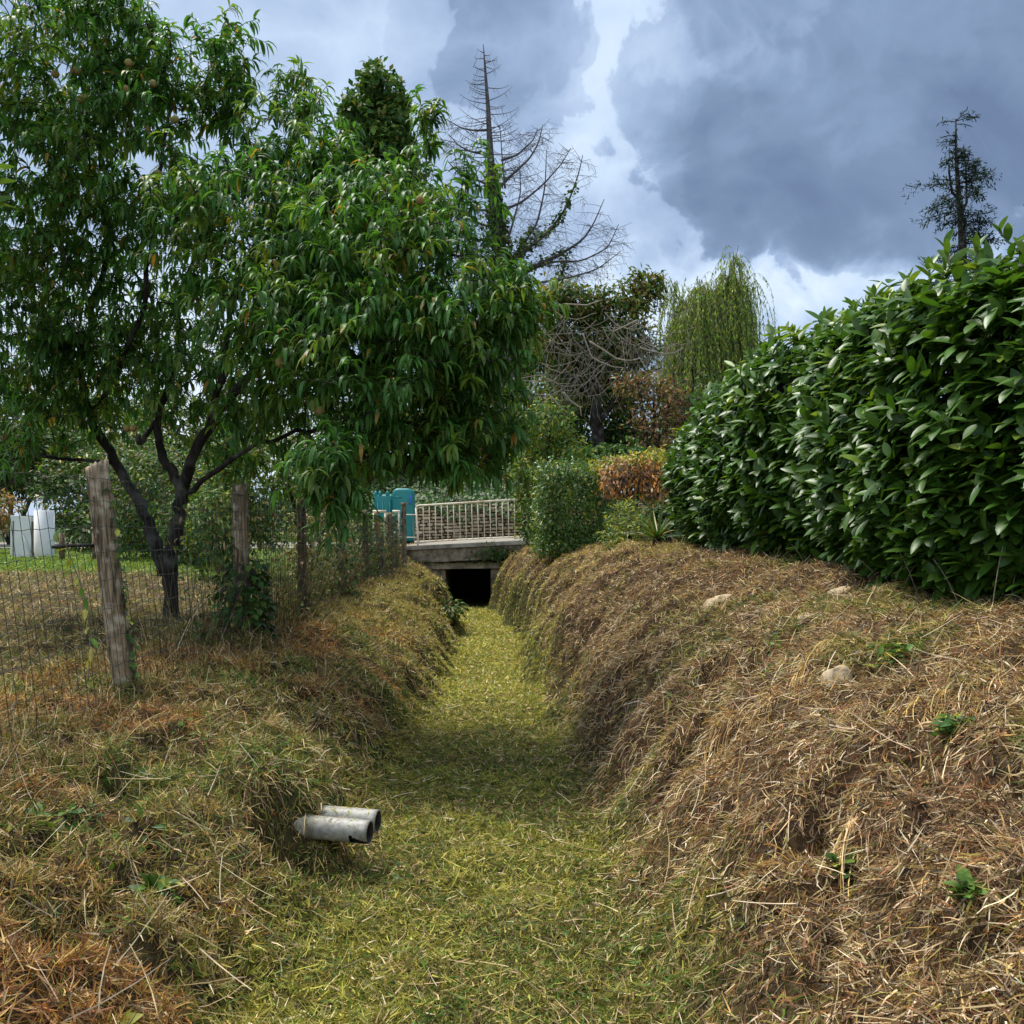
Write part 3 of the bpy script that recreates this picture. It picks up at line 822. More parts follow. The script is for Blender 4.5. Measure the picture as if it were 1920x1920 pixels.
IV = (['dgreen', 'green', 'dark'], [4, 1.5, .7])
ivy_on(BB[2], TT[2], .15, 850, 'dark ivy bush hiding the lower half of the wire-tied upright post', *IV, 0, .55, .075)
ivy_on(BB[4], TT[4], .15, 420, 'ivy with some red leaves round the post with a pale split top', ['dgreen', 'green', 'rust'], [4, 1.5, 1.2], 0, .75, .07)
ivy_on(BB[5], TT[5], .15, 420, 'narrow ivy column covering the fence post next to the split-topped one', *IV, 0, 1.0, .07)
ivy_on(BB[6], TT[6], .13, 160, 'brownish ivy on the short pale post near the teal container', ['dgreen', 'brown', 'olive'], [2, 2, 2], 0, .8, .07)
# a strand up the right edge of the leaning post
mb = MB(); st = MB()
t = np.linspace(.12, .9, 34)
Pp = BB[1] + (TT[1] - BB[1]) * t[:, None] + np.stack([.075 + RNG.normal(0, .012, 34), np.full(34, -.03), t * 0], -1)
mb.leaves(Pp, np.stack([RNG.normal(.5, .7, 34), RNG.normal(-.6, .3, 34), RNG.normal(-.2, .4, 34)], -1), RNG.uniform(.03, .06, 34), RNG.uniform(.03, .05, 34), .5,
          pick(['green', 'dgreen', 'lime2'], [2, 3, 1], 34), 2, .2, 'oval')
st.tube(Pp, .004, 4)
root = thing('ivy', 'thin strand of ivy climbing the right edge of the thick leaning post', 'ivy', BB[1], 'ivy on the fence posts')
mb.build('foliage', M['ivy'], root); st.build('stem', M['twig'], root)
# a climber hanging in the wire left of the leaning post
mb = MB(); st = MB()
t = np.linspace(0, 1, 16); Pp = np.array([fpt(4.95 + .1 * math.sin(q * 4), .12 + .6 * q) for q in t]) + [.02, 0, 0]
mb.leaves(Pp, np.stack([RNG.normal(0, .6, 16), RNG.normal(-.4, .3, 16), RNG.normal(-.6, .3, 16)], -1), RNG.uniform(.05, .10, 16), RNG.uniform(.025, .04, 16), .5,
          pick(['green', 'lime2'], [2, 1], 16), 3, .2, 'oval'); st.tube(Pp, .003, 4)
root = thing('climber', 'green leafy climber hanging in the wire left of the leaning post', 'plant', Pp[0])
mb.build('foliage', M['ivy'], root); st.build('stem', M['twig'], root)

# ivy-topped stump on the left bank near the culvert
p = at(838, 1195, 16.1); p[2] = float(H(np.array([-1.0]), np.array([16.1]))[0])
root = thing('stump', 'dark ivy-topped stump jutting from the left bank before the culvert', 'stump', (-1.08, 16.15, p[2]))
mb = MB(); tt = np.linspace(0, 1, 7)
mb.tube(np.stack([-1.06 + 0 * tt, 16.05 + 0 * tt, -.52 + .62 * tt], -1), .12 - .02 * tt, 12, jit=.15)
mb.build('trunk', M['bark'], root)
mb = MB(); n = 640; a = RNG.normal(0, 1, (n, 3)); a = nrm(a) * RNG.uniform(.5, 1.1, (n, 1))
P = np.array([-1.18, 16.0, -.0]) + a * [.36, .28, .19]
mb.leaves(P, a + [0, 0, -.2], RNG.uniform(.05, .09, n), RNG.uniform(.04, .07, n), .6, pick(['dgreen', 'green', 'olive', 'brown'], [3, 2, 2, 1], n), 2, .2, 'oval')
mb.build('ivy', M['ivy'], root)

# ------------------------------------------------------------------ culvert bridge
br = thing('culvert_bridge', 'low mossy concrete culvert bridge with a dark square opening', 'bridge', (-1.1, 24, .2))
OX0, OX1, OZ = -1.69, -.54, .22
tl = lambda x: .05 * (x + 2.63)
mb = MB()
mb.box(-2.63, OX0, 24.0, 24.3, -1.2, .36); mb.box(OX1, .75, 24.0, 24.3, -1.2, .36)
mb.box(-2.63, .75, 24.02, 24.3, .363, .70, .17)
mb.build('headwall', M['concrete'], br, False)
mb = MB(); mb.box(OX0 - .35, OX1 + .3, 23.93, 24.3, OZ, .345, .03); mb.build('lintel', M['concrete'], br, False)
mb = MB(); mb.box(-2.68, .80, 23.95, 24.42, .703, .80, .174); mb.build('kerb', M['concrete_light'], br, False)
mb = MB(); mb.box(OX0 - .2, OX0 - .003, 24.303, 29, -1.2, .5); mb.box(OX1 + .003, OX1 + .2, 24.303, 29, -1.2, .5); mb.box(OX0, OX1, 24.303, 29, .25, .5); mb.box(OX0 - .2, OX1 + .2, 29.003, 29.2, -1.2, .5)
mb.build('barrel', M['concrete'], br, False)
mb = MB(); mb.box(-2.68, .80, 24.423, 29.2, .55, .785, .174); mb.build('deck', M['concrete'], br, False)
# grass and ivy settled on the ledge over the opening
mb = MB(); n = 700
X_ = RNG.uniform(-2.6, .3, n); P = np.stack([X_, RNG.uniform(23.9, 24.0, n), np.where(np.abs(X_ + 1.1) < .95, .36, .40 - .0 * X_)], -1)
mb.blades(P, np.stack([RNG.normal(0, .6, n), RNG.normal(-.5, .4, n), RNG.uniform(-.2, 1, n)], -1), RNG.uniform(.04, .12, n), .012, .9, pick(['brown', 'olive', 'green', 'straw', 'dark'], [3, 2, 1.5, 1, 2], n), 3)
n = 260
P = np.stack([RNG.normal(-.35, .28, n), np.full(n, 23.96), RNG.normal(.62, .12, n)], -1)
mb.leaves(P, RNG.normal(0, .6, (n, 3)) + [0, -.5, -.4], RNG.uniform(.05, .09, n), RNG.uniform(.05, .08, n), .5, pick(['dgreen', 'green', 'dark'], [4, 2, 1], n), 2, .2, 'oval')
tag(mb.build('ledge_growth', M['ivy']), 'grass and ivy grown over the concrete face of the culvert', None, None, 'stuff')
# road sheet
xs = np.concatenate([np.linspace(-80, -4, 12), np.linspace(-3.9, 2.5, 30), np.linspace(3, 80, 12)])
V = []; Q = []
for i, x_ in enumerate(xs):
    for j, y_ in enumerate((24.43, 26, 28, 29.4)):
        V.append((x_, y_, float(road_z(np.array(x_))) + .006))
for i in range(len(xs) - 1):
    for j in range(3):
        a = i * 4 + j; Q.append((a, a + 4, a + 5, a + 1))
o = make_mesh('road', V, Q, None, None, M['road']); tag(o, 'pale gravel road over the culvert', None, None, 'structure')

# railing
rail = thing('railing', 'cream painted tubular railing on the culvert bridge', 'railing', (-2.46, 24.15, .82))
RT = lambda x: 1.83 + .062 * (x + 2.46); RB = lambda x: .90 + .052 * (x + 2.46)
x0, x1 = -2.46, .62
mb = MB(); mb.tube([(x0 + .012, 24.15, RT(x0) - .07), (x0 + .02, 24.15, RT(x0) - .025), (x0 + .065, 24.15, RT(x0)), (-1.4, 24.15, RT(-1.4) - .006), (x1, 24.15, RT(x1))], .026, 10); mb.build('top_rail', M['rail'], rail)
mb = MB(); mb.tube([(x0, 24.15, RB(x0)), (-1, 24.15, RB(-1) + .004), (x1 + .1, 24.15, RB(x1))], .020, 8); mb.build('bottom_rail', M['rail'], rail)
mb = MB(); mb.tube([(x0 + .06, 24.15, .80), (x0 + .05, 24.15, 1.2), (x0 + .012, 24.15, RT(x0) - .06)], .026, 10); mb.build('end_post', M['rail'], rail)
for k in range(19):
    x_ = x0 + .19 + k * .155
    mb = MB(); mb.tube([(x_ + .02, 24.15, RB(x_)), (x_, 24.15, RT(x_) - .004)], .012, 7); mb.build('baluster', M['rail'], rail)
for z_ in (1.60, 1.02):
    mb = MB(); mb.tube([(x0 - .30, 24.12, z_), (x0 + .03, 24.15, z_)], .014, 6); mb.build('bracket', M['rail'], rail)
# low cream frame left of the bridge
fr = thing('metal_frame', 'low cream metal frame standing before the teal container', 'frame', (-3.3, 23.2, .7))
for (a, b) in (((701, 960), (701, 1040)), ((722, 960), (722, 1030)), ((748, 960), (748, 1030))):
    mb = MB(); A_ = at(*a, 23.0); B_ = at(*b, 23.0); mb.tube([B_, A_], .028, 8); mb.build('upright', M['rail'], fr)
mb = MB(); mb.tube([at(699, 959, 23.0), at(724, 959, 23.0)], .032, 8); mb.tube([at(736, 959, 23.0), at(750, 959, 23.0)], .032, 8); mb.build('top_bar', M['rail'], fr)

# ------------------------------------------------------------------ teal plastic container
def rounded_slab(mb, cx, cy, z0, w, dpt, h, rt, n=10, grooves=0):
    """box with rounded top corners and softly rounded vertical edges"""
    prof = [(-w / 2, 0)]
    for i in range(n + 1):
        a = math.pi - i / n * math.pi / 2; prof.append((-w / 2 + rt + rt * math.cos(a), h - rt + rt * math.sin(a)))
    for i in range(n + 1):
        a = math.pi / 2 - i / n * math.pi / 2; prof.append((w / 2 - rt + rt * math.cos(a), h - rt + rt * math.sin(a)))
    prof.append((w / 2, 0)); prof = np.array(prof); m = len(prof)
    c = np.array([0, h * .5])
    st = [(-dpt / 2, .90), (-dpt / 2 + .02, .96), (-dpt / 2 + .06, 1.0), (dpt / 2 - .06, 1.0), (dpt / 2 - .02, .96), (dpt / 2, .90)]
    V = []
    for (dy, s_) in st:
        for q in prof:
            e = c + (q - c) * s_
            V.append((cx + e[0], cy + dy, z0 + max(e[1], 0)))
    Q = [(i * m + j, i * m + (j + 1) % m, (i + 1) * m + (j + 1) % m, (i + 1) * m + j) for i in range(len(st) - 1) for j in range(m)]
    nv = len(V); V.append((cx, cy - dpt / 2 - .004, z0 + h * .5)); V.append((cx, cy + dpt / 2, z0 + h * .5))
    T = [((j + 1) % m, j, nv) for j in range(m)] + [((len(st) - 1) * m + j, (len(st) - 1) * m + (j + 1) % m, nv + 1) for j in range(m)]
    mb.add(V, Q, T)


tz = float(road_z(np.array(-3.2))) + .01
tk = thing('container', 'teal plastic container with rounded top behind the end of the railing', 'container', (-3.2, 26.6, tz))
cyy = 26.6
X = lambda px: (px - 960) / F * 26.3
mb = MB(); rounded_slab(mb, (X(736) + X(774)) / 2, cyy, tz + .08, X(774) - X(736), .8, 1.47, .16); body = mb.build('body', M['teal'], tk)
mb = MB(); rounded_slab(mb, (X(700) + X(737)) / 2, cyy + .04, tz + .08, X(737) - X(700) - .01, .7, 1.30, .06)
mb.build('side_section', M['teal'], tk)
for pxx in (704, 712, 726):
    mb = MB(); tt = np.linspace(0, 1, 6); mb.tube(np.stack([X(pxx) + 0 * tt, 26.35 + 0 * tt, tz + 1.34 + .14 * tt], -1), .055 * np.sqrt(np.clip(1.05 - tt ** 3, 0, 1)), 12); mb.build('top_cap', M['teal'], tk)
for pxx in (709, 718, 731, 746, 757):
    mb = MB(); mb.tube([(X(pxx), cyy - .385 if pxx > 737 else cyy - .32, tz + .15), (X(pxx), cyy - .385 if pxx > 737 else cyy - .32, tz + 1.2)], .018, 8); mb.build('rib', M['teal'], tk)
mb = MB(); mb.box(X(740), X(755), cyy - .418, cyy - .40, tz + 1.29, tz + 1.32); mb.build('handle', M['teal'], body)
mb = MB(); mb.box(X(768.6), X(772), cyy - .409, cyy - .396, tz + 1.10, tz + 1.36); mb.build('sticker', M['sticker'], body)
mb = MB(); mb.box(X(702), X(773), cyy - .33, cyy + .33, tz, tz + .10); mb.build('base', M['tealdark'], tk)

# ------------------------------------------------------------------ dry stone wall behind the road
mb = MB()
z = .70; row = 0
r = np.random.default_rng(5)
while z < 1.98:
    hh = r.uniform(.075, .13); x_ = -3.6
    while x_ < 5.0:
        ww = r.uniform(.16, .46)
        topcut = 1.98 - .10 * abs(math.sin(x_ * 1.7)) - .05 * max(0, x_)
        if z + hh < topcut:
            y0_ = 30.0 + r.uniform(-.05, .05)
            V = []; 
            g = .012; sx = ww / 2 - g * r.uniform(.6, 2.2); sz = (hh / 2 - g) * r.uniform(.72, 1.08)
            mx, mz = x_ + ww / 2, z + hh / 2 + .05 * (x_ + 2.5)
            for (yy_, k_) in ((y0_, .78), (y0_ + .03, 1.0), (y0_ + .35, 1.0)):
                for (ax, az) in ((-1, -.6), (-.8, -1), (.8, -1), (1, -.6), (1, .6), (.8, 1), (-.8, 1), (-1, .6)):
                    V.append((mx + ax * sx * k_ + r.uniform(-.008, .008), yy_, mz + az * sz * k_ + r.uniform(-.006, .006)))
            Q = [(i * 8 + j, i * 8 + (j + 1) % 8, (i + 1) * 8 + (j + 1) % 8, (i + 1) * 8 + j) for i in range(2) for j in range(8)]
            Q += [(7, 6, 1, 0), (6, 5, 2, 1), (5, 4, 3, 2)]
            mb.add(V, Q, None, np.array([1, .97, .92]) * r.uniform(.55, 1.35) * r.uniform(.94, 1.06, 3))
        x_ += ww
    z += hh; row += 1
mb.box(-3.6, 5.0, 30.12, 30.45, .5, 1.78, .2, (.25, .22, .18))
o = mb.build('stone_wall', M['wall_stone'], None, False)
tag(o, 'weathered dry stone wall seen through the cream railing', 'wall')

# ivy over the bank behind the wall
mb = MB(); n = 15000
X_ = RNG.uniform(-8, 4.5, n); Y_ = RNG.uniform(30.0, 34.8, n)
edge = Y_ < 30.6
Z_ = np.where(edge, 1.95 + RNG.uniform(-.55, .25, n) * vnoise(X_ * 2, X_ * 0, 9) * 1.2, H(X_, np.maximum(Y_, 30.5)) + .08 + RNG.uniform(0, .25, n) + .9 * sstep(30.3, 30.9, Y_) * (1 - sstep(30.9, 33, Y_)) )
Y_ = np.where(edge, 29.93 - RNG.uniform(0, .12, n), Y_)
P = np.stack([X_, Y_, Z_], -1)
keep = ~(edge & (RNG.uniform(0, 1, n) < .35)); P = P[keep]; n = len(P)
mb.leaves(P, np.stack([RNG.normal(0, .7, n), RNG.normal(-.6, .4, n), RNG.normal(-.4, .4, n)], -1), RNG.uniform(.09, .15, n), RNG.uniform(.08, .13, n), .5,
          pick(['dgreen', 'green', 'dark'], [5, 2, 1], n) * .9, 2, .15, 'oval', np.tile([0, -.7, .8], (n, 1)))
tag(mb.build('ivy_cover', M['ivy']), 'dark ivy covering the bank behind the stone wall', None, None, 'stuff')

# ------------------------------------------------------------------ foliage helpers
def clump_leaves(mb, lobes, n_clump, per, lsize, colors, wts, aspect=.5, sig=.14, bend=.6, shell=(.5, 1.05), box=0.0, nseg=2, dirb=(0, 0, -.1), prof='oval', flat=.8):
    """lobes: list of (px, py, rx, ry, d[, depth radius m]); leaves gathered in clumps through each lobe"""
    areas = np.array([l[2] * l[3] for l in lobes], float); cnt = np.maximum(1, (areas / areas.sum() * n_clump)).astype(int)
    for l, c in zip(lobes, cnt):
        px, py, rx, ry, d = l[:5]
        cpt = at(px, py, d); Rv = np.array([rx / F * d, l[5] if len(l) > 5 else (rx + ry) / 2 / F * d * flat, ry / F * d])
        u = nrm(RNG.normal(0, 1, (c, 3))); r = RNG.uniform(shell[0], 1, c) ** .6 * shell[1]
        r = r * (.8 + .4 * RNG.uniform(0, 1, c))
        if box:
            q = RNG.uniform(-1, 1, (c, 3)); f = RNG.integers(0, 3, c); q[np.arange(c), f] = np.sign(q[np.arange(c), f]) * RNG.uniform(.8, 1.0, c)
            u = nrm(q * .6 + np.eye(3)[f] * np.sign(q[np.arange(c), f])[:, None]); r = np.ones(c); Rv = Rv * box; cpt_off = q * Rv
        else:
            cpt_off = u * Rv * r[:, None]
        cc = cpt + cpt_off
        cb = RNG.uniform(.75, 1.25, c)
        P = np.repeat(cc, per, 0) + RNG.normal(0, sig, (c * per, 3)) * Rv.mean()
        U = np.repeat(u, per, 0); n = c * per
        D = U * .6 + RNG.normal(0, .7, (n, 3)) + np.array(dirb)
        col = pick(colors, wts, n) * np.repeat(cb, per)[:, None]
        mb.leaves(P, D, RNG.uniform(.7, 1.3, n) * lsize, RNG.uniform(.7, 1.2, n) * lsize * aspect, bend, col, nseg, .2, prof, U + [0, 0, .9])


def bush(name, label, cat, lobes, n_clump, per, lsize, colors, wts, group=None, trunk_mat='bark', limb=True, mat='far_leaf', **kw):
    d0 = np.mean([l[4] for l in lobes]); x0 = np.mean([at(l[0], l[1], l[4])[0] for l in lobes])
    gz = float(H(np.array([x0]), np.array([d0]))[0])
    root = thing(name, label, cat, (x0, d0, gz), group)
    mb = MB(); clump_leaves(mb, lobes, n_clump, per, lsize, colors, wts, **kw)
    mb.build('crown', M[mat], root)
    if limb:
        mb = MB(); base = np.array([x0, d0, gz - .1])
        for l in lobes:
            c = at(l[0], l[1], l[4]); h = max(.1, c[2] - gz)
            mid = base + np.array([(c[0] - x0) * .3, (c[1] - d0) * .3, h * .45])
            tip = c + RNG.normal(0, .1, 3)
            t = np.linspace(0, 1, 9)[:, None]
            P = (1 - t) ** 2 * base + 2 * t * (1 - t) * mid + t ** 2 * tip
            rb = max(.03, h * .03)
            mb.tube(P, np.linspace(rb, rb * .35, 9), 7)
        mb.build('trunk', M[trunk_mat], root)
    return root


# ------------------------------------------------------------------ peach tree
def peach_tree():
    base = at(318, 1130, 9.6)
    base[2] = float(H(np.array([base[0]]), np.array([base[1]]))[0]) - .05
    root = thing('peach_tree', 'large spreading peach tree with drooping narrow leaves and a few fruits behind the fence', 'tree', base)
    D0 = 9.6
    limbs = [  # (points px,py,d), radii start,end
        ([(324, 1195, 9.5), (318, 1080, 9.5), (332, 985, 9.45), (345, 925, 9.4), (360, 860, 9.3), (395, 790, 9.1), (440, 735, 8.8), (520, 660, 8.2), (620, 560, 7.7), (720, 430, 7.4)], .125, .02),
        ([(345, 925, 9.4), (322, 880, 9.45), (300, 850, 9.5), (296, 780, 9.6), (330, 680, 9.7), (340, 560, 9.6), (380, 420, 9.4), (420, 250, 9.0)], .085, .012),
        ([(308, 1075, 9.6), (290, 1010, 9.7), (255, 930, 9.8), (215, 865, 9.8), (175, 790, 9.8), (150, 700, 9.7), (170, 580, 9.5), (200, 440, 9.2), (150, 300, 9.0), (130, 160, 8.8)], .105, .014),
        ([(150, 700, 9.7), (90, 655, 9.5), (20, 640, 9.3), (-60, 560, 9.0), (-80, 420, 8.8)], .06, .014),
        ([(395, 790, 9.1), (420, 700, 8.9), (430, 600, 8.6), (470, 470, 8.3), (520, 330, 8.4), (560, 220, 8.5)], .06, .012),
        ([(440, 735, 8.8), (560, 720, 8.0), (680, 690, 7.4), (800, 640, 7.1), (900, 600, 7.0)], .05, .014),
        ([(345, 930, 9.4), (420, 870, 9.0), (520, 820, 8.3), (640, 800, 7.5), (780, 790, 7.2)], .045, .012),
        ([(296, 780, 9.6), (265, 830, 9.4), (262, 815, 9.3)], .04, .02),
        ([(175, 790, 9.8), (215, 700, 9.4), (260, 600, 8.9), (280, 480, 8.5), (300, 320, 8.4), (320, 200, 8.4)], .05, .012),
        ([(215, 865, 9.8), (120, 860, 9.3), (40, 850, 8.7), (-40, 870, 8.3)], .03, .01),
        ([(620, 560, 7.7), (760, 470, 7.2), (880, 480, 6.9)], .03, .01),
        ([(520, 330, 8.4), (650, 345, 8.0), (770, 330, 7.8)], .026, .01),
    ]
    mb = MB()
    nodes = []; nrad = []
    for pts, ra, rb in limbs:
        P = np.array([at(*p) for p in pts]); 
        # resample smoothly
        t = np.linspace(0, len(P) - 1, len(P) * 4)
        i0 = np.clip(np.floor(t).astype(int), 0, len(P) - 2); f = (t - i0)[:, None]
        Pm = np.array(P); Tn = np.gradient(Pm, axis=0)
        h00 = 2 * f ** 3 - 3 * f ** 2 + 1; h10 = f ** 3 - 2 * f ** 2 + f; h01 = -2 * f ** 3 + 3 * f ** 2; h11 = f ** 3 - f ** 2
        Q = h00 * Pm[i0] + h10 * Tn[i0] + h01 * Pm[i0 + 1] + h11 * Tn[i0 + 1]
        Q = Q + RNG.normal(0, .012, Q.shape)
        R = np.linspace(ra * .64, rb, len(Q)) * (1 + .08 * np.sin(np.arange(len(Q)) * 1.7))
        mb.tube(Q, R, 12, jit=.08)
        nodes.append(Q[len(Q) // 4:]); nrad.append(R[len(Q) // 4:])
    mb.build('trunk', M['bark'], root)
    nodes = np.vstack(nodes); nrad = np.concatenate(nrad)
    lobes = [(120, 130, 190, 150, 8.6, 1.0), (40, 380, 170, 190, 8.6, 1.1), (270, 330, 190, 170, 8.8, 1.1), (422, 150, 52, 125, 8.4, .35),
             (560, 310, 105, 95, 8.4, .7), (745, 375, 90, 80, 7.9, .6), (812, 240, 22, 45, 7.7, .2), (470, 450, 200, 150, 8.0, 1.1),
             (720, 480, 190, 150, 7.2, .9), (880, 610, 130, 140, 7.0, .8), (700, 680, 210, 150, 6.9, .9), (560, 620, 170, 140, 7.3, .9),
             (625, 900, 45, 95, 6.2, .3), (890, 800, 90, 100, 7.3, .6), (200, 560, 220, 110, 9.3, 1.0), (40, 640, 130, 80, 9.0, .8),
             (500, 780, 100, 70, 7.9, .6), (35, 850, 60, 40, 8.4, .4), (790, 830, 130, 60, 7.0, .6), (330, 140, 40, 70, 8.4, .3), (230, 90, 70, 110, 8.6, .5),
             (350, 700, 150, 70, 9.2, .7), (880, 350, 40, 40, 7.6, .3), (120, 740, 120, 60, 9.4, .6), (560, 190, 45, 55, 8.4, .3), (955, 600, 60, 90, 7.0, .5),
             (80, 790, 120, 60, 9.4, .7), (230, 740, 90, 60, 10.2, .6), (390, 800, 90, 60, 9.9, .6), (300, 660, 160, 70, 9.8, .8), (450, 860, 60, 45, 9.4, .4), (860, 870, 80, 40, 7.2, .4), (650, 862, 55, 38, 6.9, .4), (100, 680, 150, 60, 9.6, .8), (630, 360, 75, 110, 8.0, .7), (590, 470, 110, 110, 7.8, .8), (830, 868, 130, 22, 7.0, .4)]
    wt = np.array([l[2] * l[3] for l in lobes], float)
    wt = wt * np.array([1.15, 1.25, 1.2, 1.5, 1.25, 1.1, 1.8, 1.15, 1.0, 1.05, 1.05, 1.05, 1.6, 1.1, 1.1, 1.0, 1.0, .9, 1.1, 1.2, 1.3, .95, 1, .95, 1.3, 1.1, .9, .8, .85, .9, .8, 1.2, 1.1, 1.0, 1.4, 1.1, .8])
    NT = 3550
    cnt = (wt / wt.sum() * NT).astype(int)
    tips = []
    for l, c in zip(lobes, cnt):
        cpt = at(l[0], l[1], l[4]); Rv = np.array([l[2] / F * l[4], l[5], l[3] / F * l[4]])
        u = nrm(RNG.normal(0, 1, (c, 3))); tips.append(cpt + u * Rv * (RNG.uniform(.12, 1.0, c) ** .45)[:, None])
    tips = np.vstack(tips)
    # keep sky holes
    hx = 960 + tips[:, 0] / tips[:, 1] * F; hy = 965 - (tips[:, 2] - CAMZ) / tips[:, 1] * F
    keep = np.ones(len(tips), bool)
    for (cx_, cy_, rx_, ry_) in ((385, 275, 38, 40), (545, 335, 26, 26), (300, 500, 20, 40), (170, 440, 22, 30), (390, 520, 16, 26), (300, 930, 110, 110), (110, 940, 130, 60), (60, 310, 30, 30)):
        keep &= ((hx - cx_) / rx_) ** 2 + ((hy - cy_) / ry_) ** 2 > 1
    tips = tips[keep]
    dmin = np.array([np.min(np.sum((nodes - t) ** 2, 1)) for t in tips]); tips = tips[np.argsort(dmin)]
    tw = MB(); LP, LD, LC = [], [], []
    N_ = [nodes]; allnodes = nodes.copy()
    for t in tips:
        dd = allnodes - t; k = np.argmin(np.sum(dd ** 2, 1) + .25 * np.maximum(0, dd[:, 2]) ** 2)
        s = allnodes[k]; v = t - s; ln = np.linalg.norm(v)
        mid = s + v * .5 + np.array([0, 0, .12 * ln]) + RNG.normal(0, .06 * ln + .005, 3)
        tt = np.linspace(0, 1, 6)[:, None]
        P = (1 - tt) ** 2 * s + 2 * tt * (1 - tt) * mid + tt ** 2 * t
        ext = nrm(v * .6 + np.array([0, 0, .25]) + RNG.normal(0, .25, 3)); e = RNG.uniform(.12, .3)
        P = np.vstack([P, t + ext * e * .5, t + ext * e + [0, 0, -.02]])
        tw.tube(P, np.linspace(min(.011, .004 + ln * .006), .0022, len(P)), 4, cap=False)
        allnodes = np.vstack([allnodes, P[2:6]])
        # leaves along the outer part
        m = int(RNG.integers(13, 21))
        q = RNG.uniform(.35, 1, m); q[:5] = RNG.uniform(.9, 1, 5)
        idx = q * (len(P) - 1); i0 = np.clip(idx.astype(int), 0, len(P) - 2); f = (idx - i0)[:, None]
        lp = P[i0] * (1 - f) + P[i0 + 1] * f
        ax = nrm(P[i0 + 1] - P[i0])
        rd = RNG.normal(0, 1, (m, 3)); rd = nrm(rd - ax * np.sum(rd * ax, 1)[:, None])
        LP.append(lp); LD.append(nrm(rd * .9 + ax * .55 + [0, 0, .25]))
        b = RNG.uniform(.75, 1.2)
        base_c = np.array([.07, .185, .032]) if RNG.uniform() > .22 else np.array([.14, .24, .035])
        c_ = base_c * b * RNG.uniform(.75, 1.3, (m, 1)) * RNG.uniform(.9, 1.1, (m, 3))
        yel = RNG.uniform(0, 1, m) < .025
        c_[yel] = np.array([.35, .22, .04])
        LC.append(c_)
    tw.build('twigs', M['bark'], root)
    LP = np.vstack(LP); LD = np.vstack(LD); LC = np.vstack(LC); n = len(LP)
    mb = MB()
    mb.leaves(LP, LD, RNG.uniform(.10, .175, n), RNG.uniform(.022, .036, n), RNG.uniform(1.2, 3.2, n), LC, 4, .35, 'lance')
    crown = mb.build('crown', M['leaf'], root)
    # fruits
    fr_px = [(137, 130), (145, 131), (240, 117), (286, 156), (150, 185), (157, 182), (328, 223), (295, 325), (290, 492), (357, 560), (510, 602), (655, 928), (787, 375), (238, 803), (250, 803), (10, 820), (103, 138), (236, 166), (27, 885), (525, 680), (580, 668), (600, 770)]
    proto = None
    for k, (px, py) in enumerate(fr_px):
        d = 8.0 if px < 450 else 6.5
        if py > 780 and px < 300: d = 8.6
        p = at(px, py, d)
        if proto is None:
            V = []; n1, n2 = 10, 16
            for i in range(n1 + 1):
                t = math.pi * i / n1
                for j in range(n2):
                    a = 2 * math.pi * j / n2; g = 1 - .10 * math.exp(-(min(a, 2 * math.pi - a) / .35) ** 2)
                    V.append((.030 * math.sin(t) * math.cos(a) * g, .033 * math.sin(t) * math.sin(a) * g, .034 * math.cos(t) - (.008 if i == 0 else 0)))
            Q = [(i * n2 + j, (i + 1) * n2 + j, (i + 1) * n2 + (j + 1) % n2, i * n2 + (j + 1) % n2) for i in range(n1) for j in range(n2)]
            f = MB(); f.add(V, Q); proto = f.build('peach', M['peach'], None); o = proto
            o.parent = crown
        else:
            o = proto.copy(); COL.objects.link(o); o.parent = crown
        o.location = tuple(p - base)
        o.rotation_euler = (RNG.uniform(-.5, .5), RNG.uniform(-.5, .5), RNG.uniform(0, 6))


peach_tree()

